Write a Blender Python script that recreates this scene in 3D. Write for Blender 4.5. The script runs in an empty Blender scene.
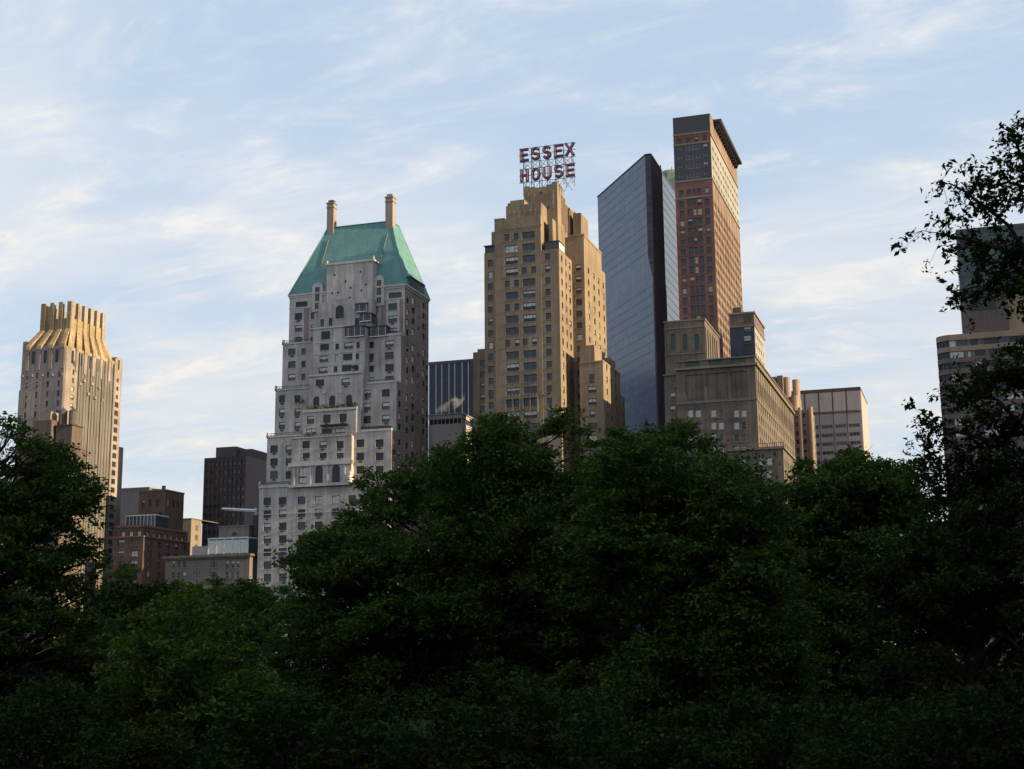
import bpy, math, random
import numpy as np
from mathutils import Vector, Matrix

# ------------------------------------------------------------------ camera, sky, sun, exposure
SC = bpy.context.scene
COL = SC.collection
F_PX, PITCH, YAW, ROLL, CAM_Z = 1389.7, .19391, .314781, -.009695, 4.0   # +X west, +Y south, +Z up
_f = np.array([-math.sin(YAW)*math.cos(PITCH), math.cos(YAW)*math.cos(PITCH), math.sin(PITCH)])
_r = np.array([math.cos(YAW), math.sin(YAW), 0.0]); _u = np.cross(_r, _f)
_r, _u = math.cos(ROLL)*_r+math.sin(ROLL)*_u, -math.sin(ROLL)*_r+math.cos(ROLL)*_u
cam = bpy.data.objects.new('camera', bpy.data.cameras.new('camera')); COL.objects.link(cam)
cam.data.sensor_width = 36.0; cam.data.lens = F_PX/1024*36.0
cam.data.clip_start = .3; cam.data.clip_end = 6000
cam.matrix_world = Matrix(((_r[0], _u[0], -_f[0], 0), (_r[1], _u[1], -_f[1], 0), (_r[2], _u[2], -_f[2], CAM_Z), (0, 0, 0, 1)))
SC.camera = cam
SUN_EL, SUN_AZ = math.radians(19.5), math.radians(-2.0)     # low in the west, straight down the cross streets
sdir = Vector((math.cos(SUN_EL)*math.cos(SUN_AZ), math.cos(SUN_EL)*math.sin(SUN_AZ), math.sin(SUN_EL)))
world = bpy.data.worlds.new('World'); SC.world = world; world.use_nodes = True
nt = world.node_tree; N = nt.nodes; LK = nt.links; N.clear()
def wn(t, **k):
    n = N.new(t)
    for a, b in k.items(): setattr(n, a, b)
    return n
sky = wn('ShaderNodeTexSky', sky_type='NISHITA'); sky.sun_disc = False
sky.sun_elevation = SUN_EL; sky.sun_rotation = math.radians(90)-SUN_AZ
sky.air_density = 1.0; sky.dust_density = 1.2; sky.ozone_density = 1.6; sky.altitude = 20
tc = wn('ShaderNodeTexCoord'); sep = wn('ShaderNodeSeparateXYZ'); LK.new(tc.outputs['Generated'], sep.inputs[0])
def wm(op, a, b=None, clamp=False):
    n = wn('ShaderNodeMath', operation=op, use_clamp=clamp)
    for i, v in enumerate((a, b)):
        if v is None: continue
        if isinstance(v, (int, float)): n.inputs[i].default_value = v
        else: LK.new(v, n.inputs[i])
    return n.outputs[0]
zz = wm('ADD', wm('MAXIMUM', sep.outputs[2], 0.0), .22)
cmb = wn('ShaderNodeCombineXYZ')
LK.new(wm('DIVIDE', sep.outputs[0], zz), cmb.inputs[0]); LK.new(wm('DIVIDE', sep.outputs[1], zz), cmb.inputs[1])
def wnoise(scale, det, rough, rot, sc, loc=(0, 0, 0), dist=0.0):
    mp = wn('ShaderNodeMapping'); mp.inputs['Rotation'].default_value = (0, 0, math.radians(rot)); mp.inputs['Scale'].default_value = sc
    mp.inputs['Location'].default_value = loc
    LK.new(cmb.outputs[0], mp.inputs[0])
    n = wn('ShaderNodeTexNoise'); n.inputs['Scale'].default_value = scale; n.inputs['Detail'].default_value = det
    n.inputs['Roughness'].default_value = rough; n.inputs['Distortion'].default_value = dist
    LK.new(mp.outputs[0], n.inputs['Vector']); return n.outputs['Fac']
def wramp(v, a, b):
    n = wn('ShaderNodeMapRange', interpolation_type='SMOOTHSTEP'); LK.new(v, n.inputs[0]); n.inputs[1].default_value = a; n.inputs[2].default_value = b
    return n.outputs[0]
big = wramp(wnoise(1.15, 4, .5, 25, (1.0, 1.35, 1), (3.1, 1.7, 0), .15), .42, .63)
wisp = wramp(wnoise(3.6, 11, .66, 32, (1.0, 2.1, 1), (0.3, 4.2, 0), .5), .43, .67)
fine = wramp(wnoise(12.0, 8, .62, 40, (1.0, 1.35, 1), (2.3, .2, 0), .4), .46, .68)
lowb = wramp(sep.outputs[2], .40, .08)                        # more cloud towards the horizon
mask = wm('ADD', wm('MULTIPLY', big, .46), wm('ADD', wm('MULTIPLY', wisp, .38), wm('ADD', wm('MULTIPLY', wm('MULTIPLY', fine, wisp), .36), wm('MULTIPLY', lowb, .20))), True)
def wmix(f, a, b, blend='MIX'):
    n = wn('ShaderNodeMix', data_type='RGBA', blend_type=blend)
    for k, v in (('Factor', f), ('A', a), ('B', b)):
        if isinstance(v, (float, tuple)): n.inputs[k].default_value = v
        else: LK.new(v, n.inputs[k])
    return n.outputs['Result']
skyc = wmix(1.0, sky.outputs[0], (9.0, 9.0, 9.0, 1), 'DARKEN')      # thin high veil evens out the glare round the sun
base = wmix(.80, skyc, (6.1, 7.6, 9.5, 1))
cloud = wmix(lowb, (9.0, 9.0, 9.1, 1), (9.4, 8.9, 8.0, 1))
final = wmix(mask, base, cloud)
bg = wn('ShaderNodeBackground'); bg.inputs['Strength'].default_value = .056
LK.new(final, bg.inputs['Color'])
wo = wn('ShaderNodeOutputWorld'); LK.new(bg.outputs[0], wo.inputs['Surface'])
sl = bpy.data.lights.new('sun', 'SUN'); sun = bpy.data.objects.new('sun', sl); COL.objects.link(sun)
sl.energy = 5.0; sl.angle = math.radians(.5); sl.color = (1.0, .77, .43)
sun.rotation_euler = sdir.to_track_quat('Z', 'Y').to_euler(); sun.location = (300, 100, 200)
vs = SC.view_settings; vs.view_transform = 'Standard'; vs.look = 'None'; vs.gamma = 1; vs.use_curve_mapping = False; vs.exposure = .83
SC.cycles.max_bounces = 5; SC.cycles.diffuse_bounces = 3; SC.cycles.transmission_bounces = 3; SC.cycles.transparent_max_bounces = 8; SC.cycles.caustics_reflective = False; SC.cycles.caustics_refractive = False

# ------------------------------------------------------------------ survey helpers: photo bearing -> metres on a real plane
def _ray(px, py): return (px-512)/F_PX*_r-(py-384.5)/F_PX*_u+_f
def at(px, py, Y):
    d = _ray(px, py); t = Y/d[1]; return d[0]*t, CAM_Z+d[2]*t
def atx(px, py, X):
    d = _ray(px, py); t = X/d[0]; return d[1]*t, CAM_Z+d[2]*t
def ax(px, py, Y): return at(px, py, Y)[0]
def az(px, py, Y): return at(px, py, Y)[1]
def proj(x, y, z):
    v = np.array([x, y, z-CAM_Z]); w = v@_f
    if w <= 1: return None
    return 512+F_PX*(v@_r)/w, 384.5-F_PX*(v@_u)/w
TREE_X = [0, 60, 110, 150, 270, 345, 430, 490, 560, 640, 700, 740, 800, 880, 930, 1024]
TREE_Y = [405, 445, 500, 575, 578, 500, 465, 430, 420, 435, 430, 455, 470, 455, 470, 470]
rnd = random.Random(7)

# ------------------------------------------------------------------ materials
MATS = {}
def new_mat(name):
    m = bpy.data.materials.new(name); m.use_nodes = True; MATS[name] = m
    return m, m.node_tree.nodes, m.node_tree.links, m.node_tree.nodes['Principled BSDF']
def wall_mat(name, base, var=.16, streak=.22, rough=.85, patch=None, course=0.0, bump=.0):
    """masonry: large tonal patches, rain streaks and fine grain, all fixed to the object in metres"""
    var *= 1.55; streak *= 1.5; base = tuple(c*.73 for c in base); patch = patch and tuple(c*.73 for c in patch)
    m, n, l, p = new_mat(name)
    t = n.new('ShaderNodeTexCoord')
    def noise(sc, det=4, s=(1, 1, 1)):
        mp = n.new('ShaderNodeMapping'); mp.inputs['Scale'].default_value = s; l.new(t.outputs['Object'], mp.inputs[0])
        q = n.new('ShaderNodeTexNoise'); q.inputs['Scale'].default_value = sc; q.inputs['Detail'].default_value = det
        q.inputs['Roughness'].default_value = .6; l.new(mp.outputs[0], q.inputs['Vector']); return q.outputs['Fac']
    def rng(v, a, b, lo, hi):
        q = n.new('ShaderNodeMapRange'); l.new(v, q.inputs[0])
        for i, x in enumerate((a, b, lo, hi)): q.inputs[i+1].default_value = x
        return q.outputs[0]
    def mul(a, b):
        q = n.new('ShaderNodeMath'); q.operation = 'MULTIPLY'; l.new(a, q.inputs[0]); l.new(b, q.inputs[1]); return q.outputs[0]
    f = mul(rng(noise(.09, 5), .3, .7, 1-var, 1+var), rng(noise(1.0, 4, (.9, .9, .06)), .35, .75, 1+streak*.3, 1-streak))
    f = mul(f, rng(noise(2.6, 3), .3, .7, 1-var*.8, 1+var*.8))
    if course:
        w = n.new('ShaderNodeTexWave'); w.wave_type = 'BANDS'; w.bands_direction = 'Z'; w.inputs['Scale'].default_value = .314/course
        w.inputs['Distortion'].default_value = 0; l.new(t.outputs['Object'], w.inputs['Vector'])
        f = mul(f, rng(w.outputs['Fac'], 0, .15, .86, 1.0))
    mix = n.new('ShaderNodeMix'); mix.data_type = 'RGBA'; mix.blend_type = 'MULTIPLY'; mix.inputs['Factor'].default_value = 1
    if patch:
        pm = n.new('ShaderNodeMix'); pm.data_type = 'RGBA'; pm.inputs['A'].default_value = (*base, 1); pm.inputs['B'].default_value = (*patch, 1)
        l.new(rng(noise(.35, 4, (1, 1, .5)), .48, .68, 0, .8), pm.inputs['Factor']); l.new(pm.outputs['Result'], mix.inputs['A'])
    else: mix.inputs['A'].default_value = (*base, 1)
    cc = n.new('ShaderNodeCombineColor')
    for i in range(3): l.new(f, cc.inputs[i])
    l.new(cc.outputs[0], mix.inputs['B']); l.new(mix.outputs['Result'], p.inputs['Base Color'])
    p.inputs['Roughness'].default_value = rough; p.inputs['Specular IOR Level'].default_value = .25
    return m
def plain(name, base, rough=.6, metal=0.0, ior=1.5, spec=.5):
    m, n, l, p = new_mat(name)
    t = n.new('ShaderNodeTexCoord'); q = n.new('ShaderNodeTexNoise'); q.inputs['Scale'].default_value = 1.3; q.inputs['Detail'].default_value = 4
    l.new(t.outputs['Object'], q.inputs['Vector'])
    r = n.new('ShaderNodeMapRange'); l.new(q.outputs['Fac'], r.inputs[0])
    for i, x in enumerate((.3, .7, .82, 1.15)): r.inputs[i+1].default_value = x
    h = n.new('ShaderNodeHueSaturation'); h.inputs['Color'].default_value = (*base, 1); l.new(r.outputs[0], h.inputs['Value'])
    l.new(h.outputs[0], p.inputs['Base Color'])
    p.inputs['Roughness'].default_value = rough; p.inputs['Metallic'].default_value = metal; p.inputs['IOR'].default_value = ior
    p.inputs['Specular IOR Level'].default_value = spec
    return m
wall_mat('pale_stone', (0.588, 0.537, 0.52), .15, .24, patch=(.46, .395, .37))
wall_mat('pale_stone_trim', (0.643, 0.594, 0.567), .10, .15)
wall_mat('pink_brick', (0.323, 0.252, 0.233), .13, .2)
wall_mat('buff_brick', (.335, .258, .185), .14, .18, patch=(.29, .21, .15))
wall_mat('buff_trim', (0.356, 0.292, 0.219), .1, .12)
wall_mat('gold_stone', (0.418, 0.347, 0.314), .14, .26, patch=(.35, .275, .235))
wall_mat('gold_terracotta', (0.473, 0.352, 0.215), .2, .3, patch=(.35, .265, .19), course=1.7)
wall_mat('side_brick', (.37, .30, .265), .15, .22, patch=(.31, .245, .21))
wall_mat('tower_mauve', (.25, .20, .195), .12, .12)
wall_mat('pier_tan', (.42, .31, .24), .12, .12)
wall_mat('chimney_stone', (.40, .335, .29), .12, .2)
wall_mat('dull_tan', (.17, .135, .115), .12, .2)
wall_mat('dull_copper', (.15, .205, .19), .1, .2)
wall_mat('grey_panel', (.225, .205, .195), .10, .3)  # panel grey carries the cast shadow on the crown tower's west face
wall_mat('limestone_dark', (.20, .165, .142), .16, .28, patch=(.15, .125, .105))
wall_mat('limestone_trim', (.25, .21, .18), .12, .2)
wall_mat('red_brick', (.245, .13, .11), .16, .12)
wall_mat('orange_brick', (.30, .215, .17), .15, .12)  # red brick tinted with the sunlight falling on the west face
wall_mat('brown_brick', (0.17, 0.102, 0.081), .16, .2)
wall_mat('brown_trim', (.28, .15, .11), .12, .2)
wall_mat('dark_cladding', (.06, .05, .062), .12, .1, rough=.5)
wall_mat('dark_cladding_brown', (.13, .085, .08), .12, .1, rough=.5)
wall_mat('tan_stone', (0.234, 0.207, 0.183), .12, .2)
wall_mat('tan_trim', (0.192, 0.168, 0.144), .12, .2)
wall_mat('cream_render', (.32, .265, .205), .08, .1)
wall_mat('slate_cladding', (.20, .205, .25), .06, .08)
wall_mat('grey_concrete', (.43, .40, .42), .06, .1)
wall_mat('grey_concrete_light', (.50, .46, .46), .06, .12)
m_ = wall_mat('light_cladding', (.40, .38, .37), .06, .14, rough=.12).node_tree.nodes['Principled BSDF']; m_.inputs['IOR'].default_value = 2.2; m_.inputs['Specular IOR Level'].default_value = .6
wall_mat('white_brick', (0.406, 0.39, 0.374), .08, .15)
wall_mat('mauve_brick', (0.194, 0.148, 0.144), .10, .2)
wall_mat('tower_brown', (.12, .105, .105), .1, .15)
wall_mat('tower_tan', (.36, .265, .215), .12, .12)
wall_mat('roof_gravel', (.10, .09, .085), .2, 0)
wall_mat('asphalt', (.05, .05, .052), .15, 0, rough=.9)
wall_mat('concrete_paving', (.30, .29, .27), .12, 0)
wall_mat('steel_dark', (.045, .045, .05), .1, 0, rough=.5)
plain('blind_white', (.50, .50, .48), .6)
plain('blind_bright', (.80, .79, .76), .25)  # blind white raised to carry the sky's reflection in the west panes
plain('blind_cream', (.42, .37, .30), .6)
plain('glass_dark', (.022, .027, .036), .12, ior=1.5, spec=.28)
plain('glass_blue', (.038, .054, .078), .14, ior=1.5, spec=.38)
plain('glass_grey', (.060, .068, .078), .15, ior=1.5, spec=.34)
plain('frame_dark', (.026, .026, .030), .5)
plain('frame_pale', (.34, .31, .29), .6)
plain('frame_bronze', (.07, .05, .045), .4)
plain('white_paint', (.62, .64, .64), .5)
plain('sign_maroon', (.065, .013, .034), .45)
plain('sign_pink', (.30, .10, .15), .4)
plain('awning_red', (.10, .022, .025), .8)
plain('awning_dark', (.02, .022, .024), .8)
plain('dark_metal', (.05, .05, .055), .45)
plain('tank_wood', (.11, .085, .085), .85)
plain('black_band', (.030, .029, .038), .35)
plain('teal_paint', (.035, .13, .12), .5)
plain('green_louvre', (.03, .075, .055), .6)
plain('terrace_leaf', (.035, .065, .02), .9)
plain('terrace_leaf_deep', (.05, .07, .03), .9)
def copper_mat():
    m, n, l, p = new_mat('verdigris_copper')
    t = n.new('ShaderNodeTexCoord'); q = n.new('ShaderNodeTexNoise'); q.inputs['Scale'].default_value = .5; q.inputs['Detail'].default_value = 6
    mp = n.new('ShaderNodeMapping'); mp.inputs['Scale'].default_value = (1, 1, .25); l.new(t.outputs['Object'], mp.inputs[0]); l.new(mp.outputs[0], q.inputs['Vector'])
    r = n.new('ShaderNodeValToRGB'); r.color_ramp.elements[0].position = .3; r.color_ramp.elements[0].color = (.080, .195, .198, 1)
    r.color_ramp.elements[1].position = .72; r.color_ramp.elements[1].color = (.115, .262, .265, 1)
    l.new(q.outputs['Fac'], r.inputs[0])
    b = n.new('ShaderNodeTexBrick'); b.inputs['Scale'].default_value = .32; b.inputs['Color1'].default_value = (1, 1, 1, 1); b.inputs['Color2'].default_value = (.86, .9, .88, 1)
    b.inputs['Mortar'].default_value = (.62, .66, .66, 1); b.inputs['Mortar Size'].default_value = .02; b.inputs['Row Height'].default_value = .30; b.inputs['Brick Width'].default_value = .9
    sw = n.new('ShaderNodeMapping'); sw.inputs['Rotation'].default_value = (math.radians(90), 0, 0); l.new(t.outputs['Object'], sw.inputs[0]); l.new(sw.outputs[0], b.inputs['Vector'])
    mx = n.new('ShaderNodeMix'); mx.data_type = 'RGBA'; mx.blend_type = 'MULTIPLY'; mx.inputs['Factor'].default_value = 1
    l.new(r.outputs[0], mx.inputs['A']); l.new(b.outputs['Color'], mx.inputs['B']); l.new(mx.outputs['Result'], p.inputs['Base Color'])
    p.inputs['Roughness'].default_value = .7
copper_mat()
def curtain_mat(name, c1, c2, pw, ph, ior=2.2, line=(.02, .022, .026), rot=0.0, wob=.012):
    """glass curtain wall: each pane tinted and tilted a little differently"""
    m, n, l, p = new_mat(name)
    t = n.new('ShaderNodeTexCoord')
    sw = n.new('ShaderNodeMapping'); sw.vector_type = 'TEXTURE'; sw.inputs['Rotation'].default_value = (0, 0, rot); l.new(t.outputs['Object'], sw.inputs[0])
    sp = n.new('ShaderNodeSeparateXYZ'); l.new(sw.outputs[0], sp.inputs[0])
    cb = n.new('ShaderNodeCombineXYZ'); l.new(sp.outputs[0], cb.inputs[0]); l.new(sp.outputs[2], cb.inputs[1])
    b = n.new('ShaderNodeTexBrick'); b.offset = 0.0; b.inputs['Scale'].default_value = 1.0; b.inputs['Color1'].default_value = (*c1, 1); b.inputs['Color2'].default_value = (*c2, 1)
    b.inputs['Mortar'].default_value = (*line, 1); b.inputs['Mortar Size'].default_value = .07; b.inputs['Row Height'].default_value = ph; b.inputs['Brick Width'].default_value = pw
    b.inputs['Bias'].default_value = -.1
    l.new(cb.outputs[0], b.inputs['Vector']); l.new(b.outputs['Color'], p.inputs['Base Color'])
    q = n.new('ShaderNodeTexNoise'); q.inputs['Scale'].default_value = .35; q.inputs['Detail'].default_value = 2; l.new(t.outputs['Object'], q.inputs['Vector'])
    bp = n.new('ShaderNodeBump'); bp.inputs['Strength'].default_value = .04; bp.inputs['Distance'].default_value = .6; l.new(q.outputs['Fac'], bp.inputs['Height'])
    l.new(bp.outputs[0], p.inputs['Normal'])
    p.inputs['Roughness'].default_value = .28; p.inputs['IOR'].default_value = ior
    return p
curtain_mat('curtain_blue', (.034, .076, .152), (.072, .118, .205), 1.5, 1.7, 1.4, line=(.035, .06, .10), rot=math.radians(54.6))
p_ = curtain_mat('curtain_dark', (.085, .076, .10), (.125, .096, .11), 1.6, 3.4, 1.25, rot=math.radians(90))
p_.inputs['Roughness'].default_value = .65; p_.inputs['Specular IOR Level'].default_value = .08
curtain_mat('curtain_navy', (.022, .032, .065), (.03, .042, .08), 1.6, 3.6, 1.35)
curtain_mat('curtain_teal', (.015, .038, .046), (.04, .085, .095), 2.0, 3.4, 1.5)
def leaf_mat(name, a, b, trans=.25):
    m, n, l, p = new_mat(name)
    t = n.new('ShaderNodeTexCoord')
    q = n.new('ShaderNodeTexNoise'); q.inputs['Scale'].default_value = .9; q.inputs['Detail'].default_value = 3; l.new(t.outputs['Object'], q.inputs['Vector'])
    g = n.new('ShaderNodeNewGeometry')
    ad = n.new('ShaderNodeMath'); ad.operation = 'MULTIPLY_ADD'; l.new(g.outputs['Random Per Island'], ad.inputs[0]); ad.inputs[1].default_value = .55
    l.new(q.outputs['Fac'], ad.inputs[2])
    r = n.new('ShaderNodeValToRGB'); r.color_ramp.elements[0].position = .35; r.color_ramp.elements[0].color = (*a, 1)
    r.color_ramp.elements[1].position = 1.0; r.color_ramp.elements[1].color = (*b, 1); l.new(ad.outputs[0], r.inputs[0])
    l.new(r.outputs[0], p.inputs['Base Color']); p.inputs['Roughness'].default_value = .75; p.inputs['Specular IOR Level'].default_value = .12
    tr = n.new('ShaderNodeBsdfTranslucent'); l.new(r.outputs[0], tr.inputs['Color'])
    mx = n.new('ShaderNodeMixShader'); mx.inputs[0].default_value = trans
    l.new(p.outputs[0], mx.inputs[1]); l.new(tr.outputs[0], mx.inputs[2]); l.new(mx.outputs[0], n['Material Output'].inputs['Surface'])
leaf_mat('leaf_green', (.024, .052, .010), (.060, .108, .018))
leaf_mat('leaf_deep', (.009, .021, .003), (.021, .041, .005))  # darkened leaf colour: shade of the lower trees and undergrowth put in
leaf_mat('leaf_young', (.036, .066, .009), (.080, .122, .018))
wall_mat('bark', (.045, .034, .026), .25, .3)
def ground_mat():
    m, n, l, p = new_mat('lawn')
    t = n.new('ShaderNodeTexCoord'); q = n.new('ShaderNodeTexNoise'); q.inputs['Scale'].default_value = .4; q.inputs['Detail'].default_value = 8; l.new(t.outputs['Object'], q.inputs['Vector'])
    r = n.new('ShaderNodeValToRGB'); r.color_ramp.elements[0].color = (.010, .017, .007, 1); r.color_ramp.elements[1].color = (.028, .036, .015, 1); l.new(q.outputs['Fac'], r.inputs[0])
    l.new(r.outputs[0], p.inputs['Base Color']); p.inputs['Roughness'].default_value = 1.0; p.inputs['Specular IOR Level'].default_value = .03
ground_mat()

# ------------------------------------------------------------------ mesh building
class MB:
    def __init__(s): s.v = []; s.f = []; s.m = []
    def quad(s, a, b, c, d, m=0):
        i = len(s.v); s.v += [a, b, c, d]; s.f.append((i, i+1, i+2, i+3)); s.m.append(m)
    def poly(s, pts, m=0):
        i = len(s.v); s.v += list(pts); s.f.append(tuple(range(i, i+len(pts)))); s.m.append(m)
    def box(s, x0, x1, y0, y1, z0, z1, m=0, skip=''):
        if 'N' not in skip: s.quad((x0, y0, z0), (x1, y0, z0), (x1, y0, z1), (x0, y0, z1), m)
        if 'S' not in skip: s.quad((x1, y1, z0), (x0, y1, z0), (x0, y1, z1), (x1, y1, z1), m)
        if 'W' not in skip: s.quad((x1, y0, z0), (x1, y1, z0), (x1, y1, z1), (x1, y0, z1), m)
        if 'E' not in skip: s.quad((x0, y1, z0), (x0, y0, z0), (x0, y0, z1), (x0, y1, z1), m)
        if 'T' not in skip: s.quad((x0, y0, z1), (x1, y0, z1), (x1, y1, z1), (x0, y1, z1), m)
        if 'B' not in skip: s.quad((x0, y1, z0), (x1, y1, z0), (x1, y0, z0), (x0, y0, z0), m)
    def bar(s, a, b, w, m=0):
        a = Vector(a); b = Vector(b); d = (b-a).normalized(); e = d.orthogonal().normalized(); g = d.cross(e)
        P = [a+(e*x+g*y)*w/2 for x, y in ((-1, -1), (1, -1), (1, 1), (-1, 1))]; Q = [p+(b-a) for p in P]
        for i in range(4): s.quad(P[i], P[(i+1) % 4], Q[(i+1) % 4], Q[i], m)
        s.quad(*P, m); s.quad(*Q[::-1], m)
    def tube(s, pts, rad, k=6, m=0):
        rings = []
        for i, p in enumerate(pts):
            p = Vector(p); d = Vector(pts[min(i+1, len(pts)-1)])-Vector(pts[max(i-1, 0)])
            d.normalize(); e = d.cross(Vector((.3, .9, .1))).normalized(); g = d.cross(e)
            i0 = len(s.v)
            for j in range(k):
                t = 2*math.pi*j/k; s.v.append(p+(e*math.cos(t)+g*math.sin(t))*rad[i])
            rings.append(i0)
        for a, b in zip(rings, rings[1:]):
            for j in range(k):
                s.f.append((a+j, a+(j+1) % k, b+(j+1) % k, b+j)); s.m.append(m)
        s.f.append(tuple(rings[-1]+j for j in range(k))); s.m.append(m)
    def lathe(s, cx, cy, prof, k=12, m=0, a0=0.0):
        base = len(s.v)
        for r, z in prof:
            for j in range(k):
                t = 2*math.pi*j/k+a0; s.v.append((cx+r*math.cos(t), cy+r*math.sin(t), z))
        for i in range(len(prof)-1):
            for j in range(k):
                a = base+i*k; s.f.append((a+j, a+(j+1) % k, a+k+(j+1) % k, a+k+j)); s.m.append(m)
        s.f.append(tuple(base+(len(prof)-1)*k+j for j in range(k))); s.m.append(m)
    def prism(s, pts, z0, z1, m=0):
        n = len(pts)
        for i in range(n):
            a, b = pts[i], pts[(i+1) % n]; s.quad((*a, z0), (*b, z0), (*b, z1), (*a, z1), m)
        s.poly([(*p, z1) for p in pts], m); s.poly([(*p, z0) for p in pts[::-1]], m)
    def new(s): return s
    def pieces(s): return [s]
    def mesh(s, name, mats, off=(0, 0, 0)):
        me = bpy.data.meshes.new(name)
        me.from_pydata([(p[0]-off[0], p[1]-off[1], p[2]-off[2]) for p in s.v], [], s.f)
        for q in mats: me.materials.append(MATS[q])
        if len(mats) > 1: me.polygons.foreach_set('material_index', s.m)
        me.update(); return me
class Pieces:
    """a run of like parts (pilasters, vents, copings): every box or lathe becomes an object of its own"""
    def __init__(s): s.L = []
    def new(s): m = MB(); s.L.append(m); return m
    def box(s, *a, **k): s.new().box(*a, **k)
    def lathe(s, *a, **k): s.new().lathe(*a, **k)
    def bar(s, *a, **k): s.new().bar(*a, **k)
    def prism(s, *a, **k): s.new().prism(*a, **k)
    def poly(s, *a, **k): s.new().poly(*a, **k)
    def pieces(s): return s.L
SPLIT = {'pilaster', 'fluting', 'niche', 'carved_boss', 'parapet', 'cornice', 'stripe', 'vent', 'pier', 'divider', 'top_panel', 'roundel', 'brick_strip', 'band', 'coping', 'finial', 'railing', 'balustrade', 'roof_block', 'roof_plant', 'vent_pipe', 'end_pavilion', 'penthouse', 'awning'}
def tag(o, label=None, cat=None, group=None, kind=None):
    for k, v in (('label', label), ('category', cat), ('group', group), ('kind', kind)):
        if v: o[k] = v
    return o
def link(name, me, parent=None):
    o = bpy.data.objects.new(name, me); COL.objects.link(o)
    if parent: o.parent = parent
    return o
def empty(name, label, cat, loc, group=None):
    o = link(name, None); o.location = loc; return tag(o, label, cat, group)

# ------------------------------------------------------------------ windows
WCACHE = {}
def win_mesh(style, w, h, var, pal, d):
    key = (style, round(w, 2), round(h, 2), var, pal, round(d, 2))
    if key in WCACHE: return WCACHE[key]
    frame, glasses, blind, sill, spand = pal
    m = MB(); mats = [frame, glasses[var % len(glasses)], blind, sill, spand]
    rr = random.Random(hash((var, 11)) & 0xffff); x0, x1 = -w/2, w/2; fw = min(.16, w*.09)
    def light(a, b, z0, z1, meeting=True):
        bl = {0: 0, 1: .5, 2: .33, 3: 0, 4: .92, 5: .5, 6: 0, 7: .7}[var % 8]
        if style in ('bare', 'strip'): bl = 0
        if style in ('bright',): bl = max(bl, .9)
        zb = z1-(z1-z0)*bl
        if bl < .99: m.quad((a, 0, z0), (b, 0, z0), (b, 0, zb), (a, 0, zb), 1)
        if bl: m.quad((a, 0, zb), (b, 0, zb), (b, 0, z1), (a, 0, z1), 2)
        if meeting: m.box(a, b, -.05, -.003, (z0+z1)/2-.04, (z0+z1)/2+.04, 0, 'S')
    n = {'triple': 3, 'pair': 2, 'strip': max(2, int(round(w/1.3))), 'french': 2}.get(style, 1)
    if style in ('arch', 'archtall'):
        k = 8; zc = h-w/2
        arc = [(math.cos(math.pi*i/k)*w/2, zc+math.sin(math.pi*i/k)*w/2) for i in range(k+1)]
        light(x0, x1, 0, zc, style == 'archtall')
        m.poly([(x, 0, z) for x, z in arc], 2 if var % 3 == 1 else 1)
        for i in range(k):                                            # masonry spandrels closing the corners of the opening
            (xa, za), (xb, zb) = arc[i], arc[i+1]
            m.quad((xa, -d+.02, za), (xb, -d+.02, zb), (xb, -d+.02, h), (xa, -d+.02, h), 4)
            m.quad((xa, -d+.02, za), (xb, -d+.02, zb), (xb, 0, zb), (xa, 0, za), 4)
        m.box(-.05, .05, -.06, -.003, 0, h-.02, 0, 'S')
        if style == 'archtall': m.box(x0, x1, -.08, -.004, h*.34, h*.42, 0, 'S')
    else:
        wts = [1, 1.7, 1] if style == 'triple' else [1]*n
        tot = sum(wts); x = x0
        for i, q in enumerate(wts):
            xe = x+w*q/tot; light(x, xe, 0, h, style not in ('strip', 'fixed', 'louvre') and (style != 'triple' or i != 1))
            if i: m.box(x-.05, x+.05, -.07, -.003, 0, h, 0, 'S')
            x = xe
    m.box(x0, x0+fw, -.08, -.002, 0, h, 0, 'S'); m.box(x1-fw, x1, -.08, -.002, 0, h, 0, 'S')
    m.box(x0+fw, x1-fw, -.08, -.002, 0, fw, 0, 'S')
    if style not in ('arch', 'archtall'): m.box(x0+fw, x1-fw, -.08, -.002, h-fw, h, 0, 'S')
    if style not in ('strip', 'louvre', 'flush'): m.box(x0-.12, x1+.12, -d-.10, .0, -.16, .025, 3, 'S')
    me = m.mesh('window', mats); WCACHE[key] = (me, m, mats); return WCACHE[key]
AC_ME = None
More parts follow.
